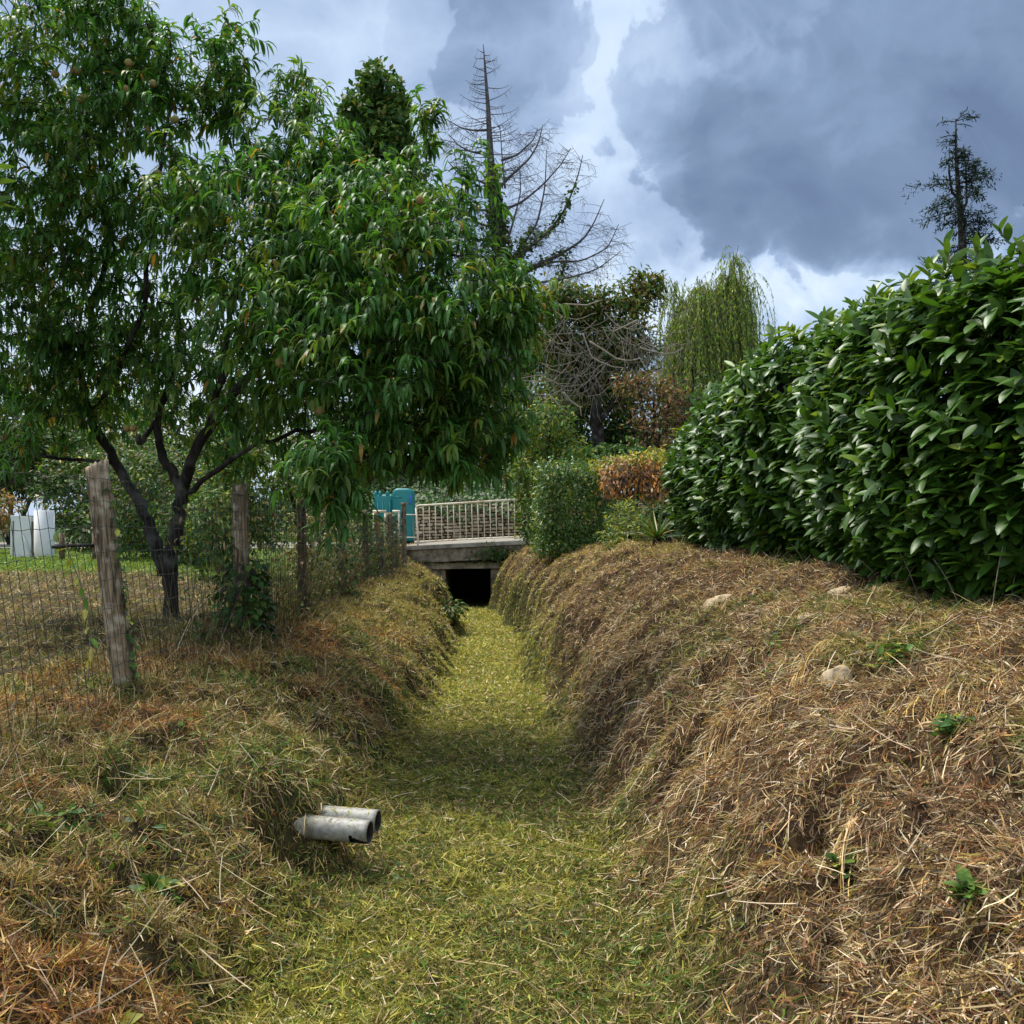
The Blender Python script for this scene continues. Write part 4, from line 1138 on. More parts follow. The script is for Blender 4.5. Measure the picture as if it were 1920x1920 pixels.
# ------------------------------------------------------------------ laurel hedge
def laurel_hedge():
    YA, YB = 2.6, 11.6
    fx = lambda y: 2.62 - .070 * (y - 2.6) + .08 * np.sin(y * 1.9) + .05 * np.sin(y * 4.3 + 1)
    top = lambda y: I(y, [2.6, 5, 6.5, 8, 8.5, 9.5, 11.2, 11.6], [2.82, 2.96, 3.03, 3.15, 3.12, 3.0, 2.80, 2.5])
    bot = lambda y: H(fx(y) + .1, y) + .05
    root = thing('laurel_hedge', 'tall dense cherry laurel hedge with glossy dark leaves on the right', 'hedge', (2.5, 7, 1.2))
    rng = RNG
    P, NN = [], []
    # front face (density falls with distance)
    def face(n):
        y = YA * (YB / YA) ** rng.uniform(0, 1, n); h = rng.uniform(0, 1, n) ** .95
        zb, zt = bot(y), top(y)
        bul = .12 * np.sin(h * np.pi) + (h > .85) * (-(h - .85) * 1.2)
        x = fx(y) - bul + .26 * np.clip((.22 - h) / .22, 0, 1) * rng.uniform(.2, 1, n)
        z = zb + (zt - zb) * h
        endc = sstep(10.6, 11.6, y)
        x = x + endc * .12 * (1 - h)
        P.append(np.stack([x, y, z], -1)); NN.append(np.stack([-np.ones(n) + endc * .3, -.15 + endc * .5, .15 + (h > .85) * .6], -1))
    def topf(n):
        y = YA * (YB / YA) ** rng.uniform(0, 1, n); a = rng.uniform(0, 1.3, n)
        zt = top(y) - .05 + rng.uniform(-.06, .10, n)
        P.append(np.stack([fx(y) + .12 + a, y, zt], -1)); NN.append(np.stack([rng.normal(-.2, .3, n), rng.normal(0, .3, n), np.ones(n)], -1))
    def endf(n):
        a = rng.uniform(0, 1.3, n); h = rng.uniform(0, 1, n)
        y = 11.5 - .6 * h ** 3 + rng.uniform(-.1, .1, n)
        zb = bot(y); P.append(np.stack([fx(y) + .1 + a, y, zb + (2.5 - zb) * h + .2 * h], -1)); NN.append(np.stack([rng.normal(-.2, .2, n), np.ones(n), np.full(n, .3)], -1))
    face(3300); topf(700); endf(350)
    Pn = np.vstack(P); Nn = nrm(np.vstack(NN))
    Pn = Pn - Nn * rng.uniform(-.06, .14, len(Pn))[:, None]
    mb = MB(); tw = MB()
    m = len(Pn)
    sd = nrm(Nn * .75 + np.array([-.12, -.15, .62]) + rng.normal(0, .35, (m, 3)))
    per = 7
    PP, DD, CC, UU = [], [], [], []
    for i in range(m):
        k = per + int(rng.integers(-1, 3))
        s = sd[i]; tt = rng.uniform(-.16, .05, k)
        ang = np.arange(k) * 2.4 + rng.uniform(0, 6.28)
        a = nrm(np.cross(s, [0.3, .2, 1])); b = np.cross(s, a)
        rd = a * np.cos(ang)[:, None] + b * np.sin(ang)[:, None]
        PP.append(Pn[i] + s * tt[:, None]); DD.append(s * .55 + rd * .85 + [0, 0, -.05]); UU.append(np.tile(s * .8 + [0, 0, .6], (k, 1)))
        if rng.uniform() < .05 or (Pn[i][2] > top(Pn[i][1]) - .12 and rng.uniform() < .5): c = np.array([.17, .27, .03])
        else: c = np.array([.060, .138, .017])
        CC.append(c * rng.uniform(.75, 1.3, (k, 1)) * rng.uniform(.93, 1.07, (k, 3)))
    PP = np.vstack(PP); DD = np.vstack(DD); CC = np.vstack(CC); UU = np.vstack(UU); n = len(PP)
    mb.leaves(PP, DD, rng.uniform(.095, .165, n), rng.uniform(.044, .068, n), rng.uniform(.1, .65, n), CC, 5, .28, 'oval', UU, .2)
    # shoots standing above the clipped top
    SH = [(y, rng.uniform(.05, .17)) for y in 3.2 * (11 / 3.2) ** rng.uniform(0, 1, 34)]
    for y, ln in SH:
        b = np.array([float(fx(y)) + rng.uniform(.0, .5), y, float(top(y)) - .05]); k = int(8 + ln * 20)
        t = np.linspace(0, 1, k); dr = nrm(np.array([rng.normal(-.15, .25), rng.normal(0, .25), 1]))
        Q = b + dr * (t * ln * 1.3)[:, None]; ang = np.arange(k) * 2.4
        D = np.stack([np.cos(ang), np.sin(ang), .3 + t * 1.4], -1)
        mb.leaves(Q, D, rng.uniform(.08, .13, k), rng.uniform(.034, .05, k), .3, np.array([.10, .19, .03]) * rng.uniform(.7, 1.25, (k, 1)), 5, .3, 'oval')
        tw.tube(np.vstack([b - [0, 0, .3], Q]), .005, 5, cap=False)
    mb.build('foliage', M['laurel'], root)
    # inner leaves and stems
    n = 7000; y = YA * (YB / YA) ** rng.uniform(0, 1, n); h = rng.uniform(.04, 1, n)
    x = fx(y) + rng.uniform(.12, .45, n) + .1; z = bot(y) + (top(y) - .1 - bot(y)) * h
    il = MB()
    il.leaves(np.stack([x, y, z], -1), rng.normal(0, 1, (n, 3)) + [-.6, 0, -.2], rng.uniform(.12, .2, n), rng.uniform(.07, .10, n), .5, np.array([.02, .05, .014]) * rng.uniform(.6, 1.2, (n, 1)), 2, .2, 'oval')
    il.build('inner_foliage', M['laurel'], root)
    for k in range(60):
        y = YA * (YB / YA) ** rng.uniform(0, 1); x = float(fx(y)) + rng.uniform(.2, .6); zb = float(H(np.array([x]), np.array([y]))[0])
        t = np.linspace(0, 1, 6)
        tw.tube(np.stack([x + rng.normal(0, .1) * t - .2 * t * rng.uniform(0, 1), y + rng.normal(0, .25) * t, zb - .05 + t * rng.uniform(.8, 1.6)], -1), np.linspace(.018, .006, 6), 5)
    tw.build('stems', M['twig'], root); tw = MB()
    # pale dry twigs and grass stalks at its foot and over its face
    for k in range(70):
        y = YA * (YB / YA) ** rng.uniform(0, 1); x = float(fx(y)) - rng.uniform(-.1, .22); zb = float(H(np.array([x]), np.array([y]))[0])
        d = nrm(np.array([rng.normal(0, .35), rng.normal(0, .45), 1])); t = np.linspace(0, 1, 5)[:, None]
        tw.tube(np.array([x, y, zb]) + d * t * rng.uniform(.12, .5) + np.array([0, 0, -.12]) * t ** 2, .003, 4, cap=False)
    tag(tw.build('dry_stalks', M['twig'], root), None, None, None, 'stuff')
    for (pts, d) in (([(1487, 748), (1497, 790), (1512, 850), (1530, 905)], 7.9), ([(1570, 620), (1560, 650), (1562, 700)], 7.0)):
        Q = np.array([at(a, b, d - .15 + .05 * i) for i, (a, b) in enumerate(pts)]); mb = MB(); mb.tube(Q, .006, 5); mb.build('bare_twig', M['pale_twig'], root)


laurel_hedge()

# ------------------------------------------------------------------ right-hand garden shrubs
bush('privet_hedge', 'small clipped hedge with tiny shiny leaves to the right of the bridge', 'hedge',
     [(1076, 952, 64, 76, 16.2, .6)],
     900, 16, .065, ['green', 'dgreen', 'lime2'], [4, 3, 1], mat='laurel', sig=.15, shell=(.75, 1.0), box=.95)
bush('loose_shrub', 'tall loose shrub with fresh green leaves over the right end of the railing', 'shrub',
     [(1030, 790, 45, 35, 18.5), (1060, 850, 40, 45, 18.5), (1010, 870, 40, 60, 18.8), (1025, 950, 45, 60, 18.6), (1000, 980, 25, 40, 18.5), (985, 900, 22, 50, 19)],
     430, 14, .11, ['green', 'lime2', 'dgreen'], [4, 2, 2], aspect=.4, sig=.2)
bush('red_tipped_hedge', 'flat-topped hedge with orange-red withered leaves under a yellow-green top', 'hedge',
     [(1190, 897, 50, 24, 14.7, .35)], 170, 14, .075,
     ['orange', 'rust', 'brown', 'dark', 'straw'], [1.8, 2.2, 2, 2.6, .6], box=.95, sig=.3, dirb=(0, -.2, -.9))
bush('yellow_hedge_top', 'yellow-green new growth along the top of the withered red hedge', 'hedge',
     [(1150, 872, 34, 8, 15.2, .4), (1200, 866, 34, 8, 15.0, .4), (1230, 860, 22, 10, 14.8, .4)], 90, 14, .07,
     ['lime', 'lime2', 'green'], [3, 3, 1], sig=.25, limb=False)
bush('light_shrub', 'low light green shrub below the withered red hedge', 'shrub',
     [(1172, 970, 28, 30, 13.6, .3), (1165, 1005, 34, 26, 13.4, .3), (1205, 1000, 26, 30, 13.2, .3)], 130, 12, .07,
     ['lime2', 'dgreen', 'green'], [3, 1.5, 3], aspect=.35, sig=.25)
# spiky plant
p = at(1232, 1012, 11.9); p[2] = float(H(p[0:1], p[1:2])[0])
root = thing('spiky_plant', 'spiky palm-like plant with sword leaves at the end of the laurel hedge', 'plant', p)
mb = MB(); n = 46; a = RNG.uniform(0, 2 * np.pi, n); el = RNG.uniform(.25, 1.35, n)
D = np.stack([np.cos(a) * np.cos(el), np.sin(a) * np.cos(el), np.sin(el)], -1)
mb.leaves(p + D * .03 + [0, 0, .12], D, RNG.uniform(.35, .68, n), RNG.uniform(.025, .04, n), .45, pick(['green', 'dgreen', 'olive', 'gold'], [3, 3, 2, .5], n), 5, .5, 'blade')
mb.build('leaves', M['laurel'], root)
mb = MB(); mb.tube([p + [0, 0, -.05], p + [0, 0, .16]], [.07, .05], 8, jit=.1); mb.build('stem', M['bark'], root)
mb = MB(); n = 400; cpt = at(1265, 1030, 10.8)
X_ = cpt[0] + RNG.normal(-.05, .08, n); Y_ = cpt[1] + RNG.normal(0, .09, n); P = np.stack([X_, Y_, H(X_, Y_)], -1)
mb.blades(P, np.stack([RNG.normal(0, .5, n), RNG.normal(0, .5, n), np.ones(n)], -1), RNG.uniform(.08, .24, n), .006, .8, pick(['lime2', 'yolive', 'straw', 'pale'], [2, 3, 2, 1], n), 3)
tag(mb.build('grass_tuft', M['straw']), 'tuft of pale uncut grass between spiky plant and laurel hedge', 'grass tuft')

# ------------------------------------------------------------------ near laurel sapling at the left edge
sx = -2.0; sy = 3.35; sz = float(H(np.array([sx]), np.array([sy]))[0])
root = thing('sapling', 'thin sapling at the left picture edge, a few oval leaves showing', 'sapling', (sx, sy, sz))
st = MB(); tips_ = [at(8, 318, 3.3), at(10, 350, 3.32), at(12, 385, 3.3), at(5, 400, 3.35), at(-30, 330, 3.3), at(-60, 380, 3.4)]
st.tube([(sx, sy, sz - .05), (sx + .02, sy, sz + .8), (sx - .03, sy, 2.0), (sx + .05, sy, 2.75), (sx + .1, sy, 2.95)], [.02, .017, .013, .008, .004], 7)
mb = MB()
for q in tips_:
    b = np.array([sx + .03, sy, 2.62]); st.tube([b, (b + q) / 2 + [0, 0, .03], q + [-.05, 0, 0]], [.005, .004, .003], 5)
n = 11; P = np.array([tips_[i % 6] for i in range(n)]) + RNG.normal(0, .02, (n, 3)) + [-.09, 0, 0]
mb.leaves(P, np.stack([np.ones(n), RNG.normal(0, .3, n), RNG.normal(.3, .6, n)], -1), RNG.uniform(.09, .13, n), RNG.uniform(.04, .055, n), .3, np.array([.09, .17, .03]) * RNG.uniform(.7, 1.3, (n, 1)), 5, .25, 'oval')
mb.build('foliage', M['laurel'], root); st.build('stem', M['bark'], root)

# ------------------------------------------------------------------ far trees
GR = 'trees and bushes behind the garden'
bush('poplar', 'tall dense dark green poplar rising behind the peach tree', 'tree',
     [(706, 165, 28, 40, 62, 2), (690, 225, 40, 60, 62, 2), (735, 250, 34, 70, 62, 2), (656, 232, 16, 45, 62, 1.5), (750, 200, 14, 42, 62, 1.2), (715, 320, 60, 80, 62, 2.5), (700, 420, 65, 90, 62, 2.5)],
     480, 22, .42, ['green', 'dgreen', 'olive'], [3, 4, 1], GR, aspect=.8, sig=.16, dirb=(0, 0, .6))


def dead_tree():
    d0 = 45.0
    S = F / d0
    base = at(960, 900, d0); base[2] = .8
    root = thing('dead_conifer', 'dead leafless conifer with ivy climbing its trunk and lower limbs', 'tree', base)
    mb = MB(); tw = MB(); iv = MB()
    trunk = np.array([at(*p, d0) for p in [(960, 920), (955, 700), (945, 560), (938, 470), (930, 400), (922, 330), (918, 260), (915, 200), (909, 120), (906, 82)]])
    mb.tube(trunk, [.45, .42, .36, .31, .26, .19, .14, .10, .05, .02], 8)
    limbs = [
        [(947, 353), (942, 300), (937, 233)], [(940, 347), (960, 327), (993, 297), (1010, 267), (1018, 233)],
        [(933, 397), (977, 380), (1017, 347), (1053, 307), (1070, 277)],
        [(955, 500), (987, 467), (1027, 437), (1060, 393), (1083, 333), (1093, 290)],
        [(957, 490), (983, 453), (1007, 420), (1022, 353), (1025, 277)],
        [(957, 512), (1000, 500), (1050, 477), (1093, 450), (1113, 420), (1133, 373)],
        [(960, 560), (1033, 557), (1050, 527), (1060, 487)], [(945, 460), (953, 447), (963, 413), (977, 360), (973, 300)],
        [(918, 290), (880, 283), (860, 272), (840, 250)], [(915, 243), (890, 244), (867, 240), (833, 221)],
        [(935, 430), (893, 417), (863, 393), (847, 360)], [(940, 455), (883, 447), (850, 427), (830, 390)],
        [(925, 350), (890, 335), (860, 325), (838, 300)], [(930, 395), (885, 392), (850, 385), (825, 370)],
        [(955, 540), (1010, 530), (1070, 520), (1120, 505), (1165, 470)], [(955, 525), (1030, 490), (1090, 490), (1140, 465), (1160, 420)],
        [(955, 480), (900, 470), (860, 455), (835, 440)], [(940, 300), (970, 290), (1000, 262), (1008, 240)]]
    ivy_l = {3: .8, 4: .45, 6: 1.0, 10: .75, 11: .6, 5: .5}
    for k, L in enumerate(limbs):
        off = RNG.uniform(-1.6, 1.6)
        P = np.array([at(a, b, d0 + off * i / (len(L) - 1)) for i, (a, b) in enumerate(L)])
        t = np.linspace(0, len(P) - 1, 18); i0 = np.clip(t.astype(int), 0, len(P) - 2); f = (t - i0)[:, None]
        Q = P[i0] * (1 - f) + P[i0 + 1] * f
        Q[1:-1] = (Q[:-2] + Q[1:-1] * 2 + Q[2:]) / 4
        r0 = .035 + .008 * len(L) * (1.5 if k in (3, 4, 5, 6) else 1)
        mb.tube(Q, np.linspace(r0, .016, 18), 6)
        ln = np.sum(np.linalg.norm(np.diff(Q, axis=0), axis=1))
        for j in range(int(ln * 8.0)):
            u = RNG.uniform(.15, 1); s = Q[int(u * 17)]
            T = nrm(Q[min(17, int(u * 17) + 1)] - Q[max(0, int(u * 17) - 1)])
            dr = nrm(T * .45 + np.array([RNG.choice([-1, 1]) * .9, RNG.normal(0, .6), RNG.normal(.05, .4)]))
            l = RNG.uniform(.35, 1.9) * (1.25 - .5 * u)
            tt = np.linspace(0, 1, 6)[:, None]
            R = s + dr * tt * l + np.array([0, 0, -.28 * l]) * tt ** 2 + np.array([0, 0, .12 * l]) * tt ** 4
            tw.tube(R, np.linspace(.013, .006, 6), 3, cap=False)
            for q in range(int(RNG.integers(2, 6))):
                v = RNG.uniform(.2, 1); s2 = R[int(v * 5)]
                d2 = nrm(dr * .5 + np.array([RNG.normal(0, .5), RNG.normal(0, .4), -.7])); l2 = RNG.uniform(.2, .75)
                tw.tube(s2 + d2 * tt[::2] * l2 + np.array([0, 0, -.15]) * tt[::2] ** 2, .006, 3, cap=False)
        if k in ivy_l:
            m = int(ln * 75 * ivy_l[k]); u = RNG.uniform(0, ivy_l[k], m); c = Q[(u * 17).astype(int)] + RNG.normal(0, 1, (m, 3)) * (.20 - .1 * u)[:, None]
            iv.leaves(c, RNG.normal(0, 1, (m, 3)), RNG.uniform(.12, .24, m), RNG.uniform(.12, .2, m), .5, pick(['dgreen', 'green', 'olive'], [4, 3, 1], m), 2, .2, 'oval')
    # short whorled branches of the upper trunk
    for py in np.linspace(98, 345, 50):
        s = np.array([np.interp(at(960, py, d0)[2], trunk[::-1][:, 2][::-1], trunk[::-1][:, i][::-1]) for i in range(3)])
        l = (18 + (py - 98) * .30) / S * RNG.uniform(.6, 1.15); side = RNG.choice([-1, 1])
        dr = np.array([side, RNG.normal(0, .6), RNG.uniform(-.05, .3)]); tt = np.linspace(0, 1, 8)[:, None]
        R = s + dr * tt * l + np.array([0, 0, -.22 * l]) * tt ** 1.3 + np.array([0, 0, .30 * l]) * tt ** 3
        tw.tube(R, np.linspace(.026, .008, 8), 4, cap=False)
        for q in range(int(2 + l * 2.2)):
            v = RNG.uniform(.25, 1); s2 = R[int(v * 7)]; d2 = nrm(dr * .35 + np.array([0, RNG.normal(0, .5), -1])); l2 = RNG.uniform(.15, .6)
            tw.tube(s2 + d2 * tt[::3] * l2, .006, 3, cap=False)
    m = 4200; h = RNG.uniform(0, 1, m) ** .7; py = 300 + h * 320
    c = np.array([np.interp(CAMZ + (965 - py) / F * d0, trunk[:, 2], trunk[:, i]) for i in range(3)]).T
    c[:, 2] = CAMZ + (965 - py) / F * d0
    c += RNG.normal(0, 1, (m, 3)) * (.12 + .38 * h)[:, None] * [1, 1, .4]
    iv.leaves(c, RNG.normal(0, 1, (m, 3)) + [0, 0, -.5], RNG.uniform(.12, .26, m), RNG.uniform(.12, .2, m), .5, pick(['dgreen', 'green', 'olive', 'dark'], [4, 2.5, 1, 1], m), 2, .2, 'oval')
    mb.build('trunk', M['dead'], root); tw.build('twigs', M['dead'], root); iv.build('ivy', M['ivy'], root)


dead_tree()


def tangled_tree():
    d0 = 33.0
    base = at(1130, 1000, d0); base[2] = .8
    root = thing('tangled_tree', 'olive-brown tree with a tangle of pale bare hanging branches', 'tree', base)
    mb = MB()
    clump_leaves(mb, [(1060, 560, 55, 25, 33), (1100, 580, 60, 35, 33.5), (1180, 560, 60, 22, 33), (1215, 535, 35, 20, 33), (1120, 650, 90, 40, 34), (1180, 640, 45, 50, 34), (1090, 720, 70, 40, 34.5), (1150, 720, 70, 50, 35), (1040, 640, 30, 50, 33.5)],
                 900, 16, .20, ['olive', 'brown', 'dgreen', 'green', 'rust'], [4, .8, 4, 2, .15], aspect=.5, sig=.28, shell=(.25, 1.05))
    mb.build('crown', M['far_leaf'], root)
    tr = MB(); tw = MB()
    tr.tube([at(1130, 1010, 34), at(1125, 850, 34), at(1110, 700, 33.8), at(1095, 600, 33.5)], [.28, .24, .18, .1], 9)
    for (a, b) in (((1115, 740), (1020, 590)), ((1110, 690), (1200, 560)), ((1120, 800), (1240, 690)), ((1105, 650), (1060, 540)), ((1118, 760), (1030, 700)), ((1100, 600), (1010, 580)), ((1105, 620), (1150, 545))):
        A_, B_ = at(*a, 33.8), at(*b, 33); t = np.linspace(0, 1, 8)[:, None]
        tr.tube(A_ * (1 - t) + B_ * t + np.array([0, 0, .4]) * np.sin(t * 3.14), np.linspace(.09, .03, 8), 6)
    tr.build('trunk', M['bark'], root)
    for k in range(58):
        px = RNG.uniform(1005, 1250); py = RNG.uniform(560, 720); d = RNG.uniform(31.6, 33.2)
        s = at(px, py, d); hd = RNG.choice([-1, 1]); l = RNG.uniform(.8, 2.8); t = np.linspace(0, 1, 10)[:, None]
        sag = RNG.uniform(.2, 1.1)
        R = s + np.array([hd * l * .8, RNG.normal(0, .3), 0]) * t + np.array([0, 0, -sag * l]) * t ** .8 + np.array([0, 0, sag * l * .75]) * t ** 2.2 + np.cumsum(RNG.normal(0, .03, (10, 3)), 0)
        tw.tube(R, np.linspace(.018, .007, 10), 4, cap=False)
        for q in range(4):
            v = int(RNG.integers(2, 10)); d2 = np.array([RNG.normal(0, .5), RNG.normal(0, .3), -1]); l2 = RNG.uniform(.3, 1.1); t2 = np.linspace(0, 1, 4)[:, None]
            tw.tube(R[v] + d2 * t2 * l2 + RNG.normal(0, .04, (4, 3)) * t2, np.linspace(.012, .006, 4), 3, cap=False)
    # the bold pale arcs of the photograph
    for L in ([(1093, 625), (1098, 640), (1110, 670), (1125, 678), (1150, 688), (1170, 690)], [(1105, 640), (1130, 655), (1155, 672), (1180, 677), (1200, 672), (1215, 695), (1240, 697)],
              [(1200, 652), (1220, 658), (1245, 664), (1265, 662), (1282, 652)], [(1028, 740), (1035, 745), (1050, 762), (1060, 770)], [(1056, 735), (1070, 752), (1088, 764), (1090, 780)],
              [(1196, 600), (1175, 610), (1150, 622), (1140, 615)], [(1020, 580), (1060, 570), (1100, 572), (1130, 562)]):
        Q = np.array([at(a, b, 31.4) for a, b in L]); t = np.linspace(0, len(Q) - 1, 16); i0 = np.clip(t.astype(int), 0, len(Q) - 2); f = (t - i0)[:, None]
        tw.tube(Q[i0] * (1 - f) + Q[i0 + 1] * f, np.linspace(.034, .018, 16), 5)
    tw.build('hanging_branches', M['pale_twig'], root)


tangled_tree()


def willow():
    d0 = 50.0
    base = at(1330, 960, d0); base[2] = .8
    root = thing('weeping_willow', 'yellow-green weeping willow with long hanging strands behind the laurel hedge', 'tree', base)
    tr = MB(); st = MB(); lf = MB()
    fork = at(1330, 720, d0)
    tr.tube([base, at(1332, 850, d0), fork], [.45, .38, .3], 9)
    arms = [((1385, 442), 14, 1.0), ((1312, 505), 20, 1.1), ((1255, 500), 8, .7), ((1275, 545), 14, .9), ((1345, 520), 16, 1.1), ((1405, 500), 14, .9), ((1255, 625), 10, .7), ((1295, 560), 14, 1.0), ((1370, 480), 12, .9), ((1365, 560), 14, 1.0)]
    for (tip, ns, w) in arms:
        T = at(*tip, d0 + RNG.uniform(-1.5, 1.5)); t = np.linspace(0, 1, 8)[:, None]
        mid = (fork + T) / 2 + np.array([(T[0] - fork[0]) * .1, 0, .5])
        P = (1 - t) ** 2 * fork + 2 * t * (1 - t) * mid + t ** 2 * (T - [0, 0, .5])
        tr.tube(P, np.linspace(.12, .012, 8) , 6)
        for k in range(ns * 12):
            u = RNG.uniform(.45, 1); s = P[int(u * 7)] + RNG.normal(0, .25, 3)
            a = RNG.uniform(0, 6.28); out = np.array([math.cos(a), math.sin(a), 0]) * RNG.uniform(.3, 1.5) * w
            l = RNG.uniform(2.2, 8.5) * (1.0 if tip[1] < 600 else .6)
            tt = np.linspace(0, 1, 14)[:, None]
            R = s + out * np.sin(np.minimum(tt * 2.4, 1.57)) + np.array([0, 0, .35]) * np.sin(np.minimum(tt * 5, 3.14)) + np.array([0, 0, -l]) * np.maximum(0, tt - .10) + np.cumsum(RNG.normal(0, .015, (14, 3)), 0)
            st.tube(R, .008, 3, cap=False)
            m = int(l * 13); v = RNG.uniform(.08, 1, m) * 13; i0 = np.clip(v.astype(int), 0, 12); f = (v - i0)[:, None]
            Pp = R[i0] * (1 - f) + R[i0 + 1] * f
            br_ = RNG.uniform(.8, 1.2)
            lf.leaves(Pp, np.stack([RNG.normal(0, .5, m), RNG.normal(0, .5, m), -np.ones(m)], -1), RNG.uniform(.16, .3, m), RNG.uniform(.035, .065, m), .3,
                      pick(['lime2', 'yolive', 'green', 'olive'], [4, 1.5, 2, .7], m) * br_ * np.array([.95, 1.25, .9]), 2, .2, 'lance')
    tr.build('trunk', M['bark'], root); st.build('strands', M['twig'], root); lf.build('foliage', M['far_leaf'], root)


willow()


def thin_conifer():
    d0 = 40.0; S = F / d0
    tp = [(1793, 222), (1793, 260), (1794, 300), (1798, 360), (1804, 420), (1806, 500), (1806, 940)]
    T = np.array([at(*p, d0) for p in tp]); base = T[-1].copy(); base[2] = .9; T[-1] = base
    root = thing('thin_conifer', 'sparse dark conifer with a flat bare top behind the right end of the hedge', 'tree', base)
    tr = MB(); lf = MB()
    tr.tube(T, [.03, .05, .07, .11, .15, .18, .3], 7)
    tr.tube([at(1800, 375, d0), at(1786, 360, d0 - .4), at(1780, 320, d0 - .5), at(1782, 280, d0 - .4)], [.07, .06, .04, .02], 6)
    tr.tube([at(1803, 400, d0), at(1813, 380, d0 + .4), at(1812, 320, d0 + .5), at(1808, 270, d0 + .4)], [.07, .06, .04, .02], 6)
    def spray(R, dens, sz):
        ln = np.sum(np.linalg.norm(np.diff(R, axis=0), axis=1)); m = max(4, int(ln * dens))
        v = RNG.uniform(.25, 1, m) * (len(R) - 1); i0 = np.clip(v.astype(int), 0, len(R) - 2); f = (v - i0)[:, None]
        P = R[i0] * (1 - f) + R[i0 + 1] * f + RNG.normal(0, .07, (m, 3))
        dr = nrm(R[-1] - R[0])
        lf.leaves(P, dr * .8 + RNG.normal(0, .6, (m, 3)) + [0, 0, .1], RNG.uniform(.6, 1.3, m) * sz, RNG.uniform(.035, .07, m), .25, np.array([.016, .034, .022]) * RNG.uniform(.6, 1.4, (m, 1)), 2, .2, 'lance')
    half = lambda py: I(py, [252, 270, 300, 345, 370, 400, 440, 480, 560], [14, 32, 50, 92, 72, 62, 66, 78, 80])
    for k in range(66):
        py = RNG.uniform(255, 520); s = np.array([np.interp(CAMZ + (965 - py) / F * d0, T[::-1][:, 2], T[::-1][:, i]) for i in range(3)])
        s[2] = CAMZ + (965 - py) / F * d0
        a = RNG.uniform(0, 2 * np.pi); l = half(py) / S * RNG.uniform(.5, 1.1); t = np.linspace(0, 1, 8)[:, None]
        if math.cos(a) > 0: l *= .92
        R = s + np.array([math.cos(a), math.sin(a), .12]) * l * t + np.array([0, 0, -.30 * l]) * t ** 1.6 + np.array([0, 0, .12 * l]) * t ** 4
        tr.tube(R, np.linspace(.03, .01, 8), 4, cap=False); spray(R, 27, .26)
        for q in range(3):
            v = int(RNG.integers(2, 7)); d2 = nrm(R[v + 1] - R[v] + RNG.normal(0, .35, 3) * [1, 1, .3] * .6); R2 = R[v] + d2 * t * l * .4 + np.array([0, 0, -.12]) * t
            spray(R2, 26, .22)
    for (a, b, n_) in (((1793, 228), (1765, 229), 9), ((1794, 226), (1838, 218), 14), ((1793, 232), (1822, 236), 3), ((1793, 254), (1763, 258), 3), ((1793, 226), (1815, 212), 10)):
        R = np.array([at(*a, d0), (at(*a, d0) + at(*b, d0)) / 2 + [0, 0, .05], at(*b, d0)]); tr.tube(R, .02, 4); spray(R, n_ * 3, .22)
    tr.build('trunk', M['bark'], root); lf.build('crown', M['far_leaf'], root)


thin_conifer()
bush('copper_shrub', 'copper-brown leaved shrub in front of the willow', 'shrub',
     [(1235, 790, 45, 55, 30), (1225, 735, 55, 22, 30), (1190, 715, 40, 14, 30), (1250, 845, 40, 30, 29.5), (1262, 750, 22, 40, 30)], 170, 16, .15,
     ['rust', 'brown', 'olive', 'dark', 'dgreen'], [1.6, 4, 2.6, 2.2, 1], GR, sig=.3)
DK = ['dgreen', 'green', 'dark', 'olive']
bush('dark_bush', 'dark evergreen bush beneath the tangled bare branches', 'bush',
     [(1100, 810, 90, 60, 36), (1190, 830, 60, 50, 35), (1040, 820, 50, 70, 36.5)], 520, 20, .2, DK, [5, 1.6, 2.5, 1], GR)
bush('dark_bush', 'low blue-green bush just above the clipped small-leaved hedge', 'bush',
     [(1130, 862, 50, 22, 26), (1185, 855, 30, 25, 26), (1090, 870, 40, 25, 26)], 240, 16, .13, ['dgreen', 'green'], [4, 2], GR)
bush('dark_bush', 'dark bush between the peach tree and the loose green shrub', 'bush',
     [(960, 800, 60, 80, 37), (900, 790, 70, 60, 38), (980, 870, 30, 40, 35.5), (850, 800, 70, 60, 38)], 520, 20, .2, DK, [5, 2, 2, 1], GR)
bush('evergreen_tree', 'dark tree mass right behind the dead conifer and the peach crown', 'tree',
     [(960, 640, 70, 80, 52), (1020, 720, 60, 80, 50), (880, 700, 80, 90, 52), (800, 740, 90, 90, 52)], 520, 20, .32, DK, [5, 2, 2, 1.4], GR)
bush('dark_bush', 'darkest bush filling the gap under the willow strands', 'bush',
     [(1290, 800, 50, 70, 33), (1240, 900, 50, 50, 27), (1300, 900, 40, 60, 26), (1270, 970, 60, 40, 24), (1330, 800, 50, 80, 38)], 560, 20, .19, DK, [5, 1.4, 3, 1], GR)
bush('garden_tree', 'mid-green leafy tree behind the teal container', 'tree',
     [(700, 800, 80, 70, 36), (620, 820, 80, 70, 35), (760, 850, 60, 40, 35), (680, 880, 70, 40, 34)], 520, 20, .18, DK, [3, 3, 1, 2], GR)
bush('bright_shrub', 'bright green shrub behind the fence, right of the wire-tied post', 'shrub',
     [(520, 870, 60, 60, 17), (580, 900, 60, 50, 18), (640, 890, 40, 50, 19)], 300, 16, .10, ['green', 'lime2', 'dgreen', 'olive'], [3, 2, 2, 1], GR, aspect=.4, sig=.2)
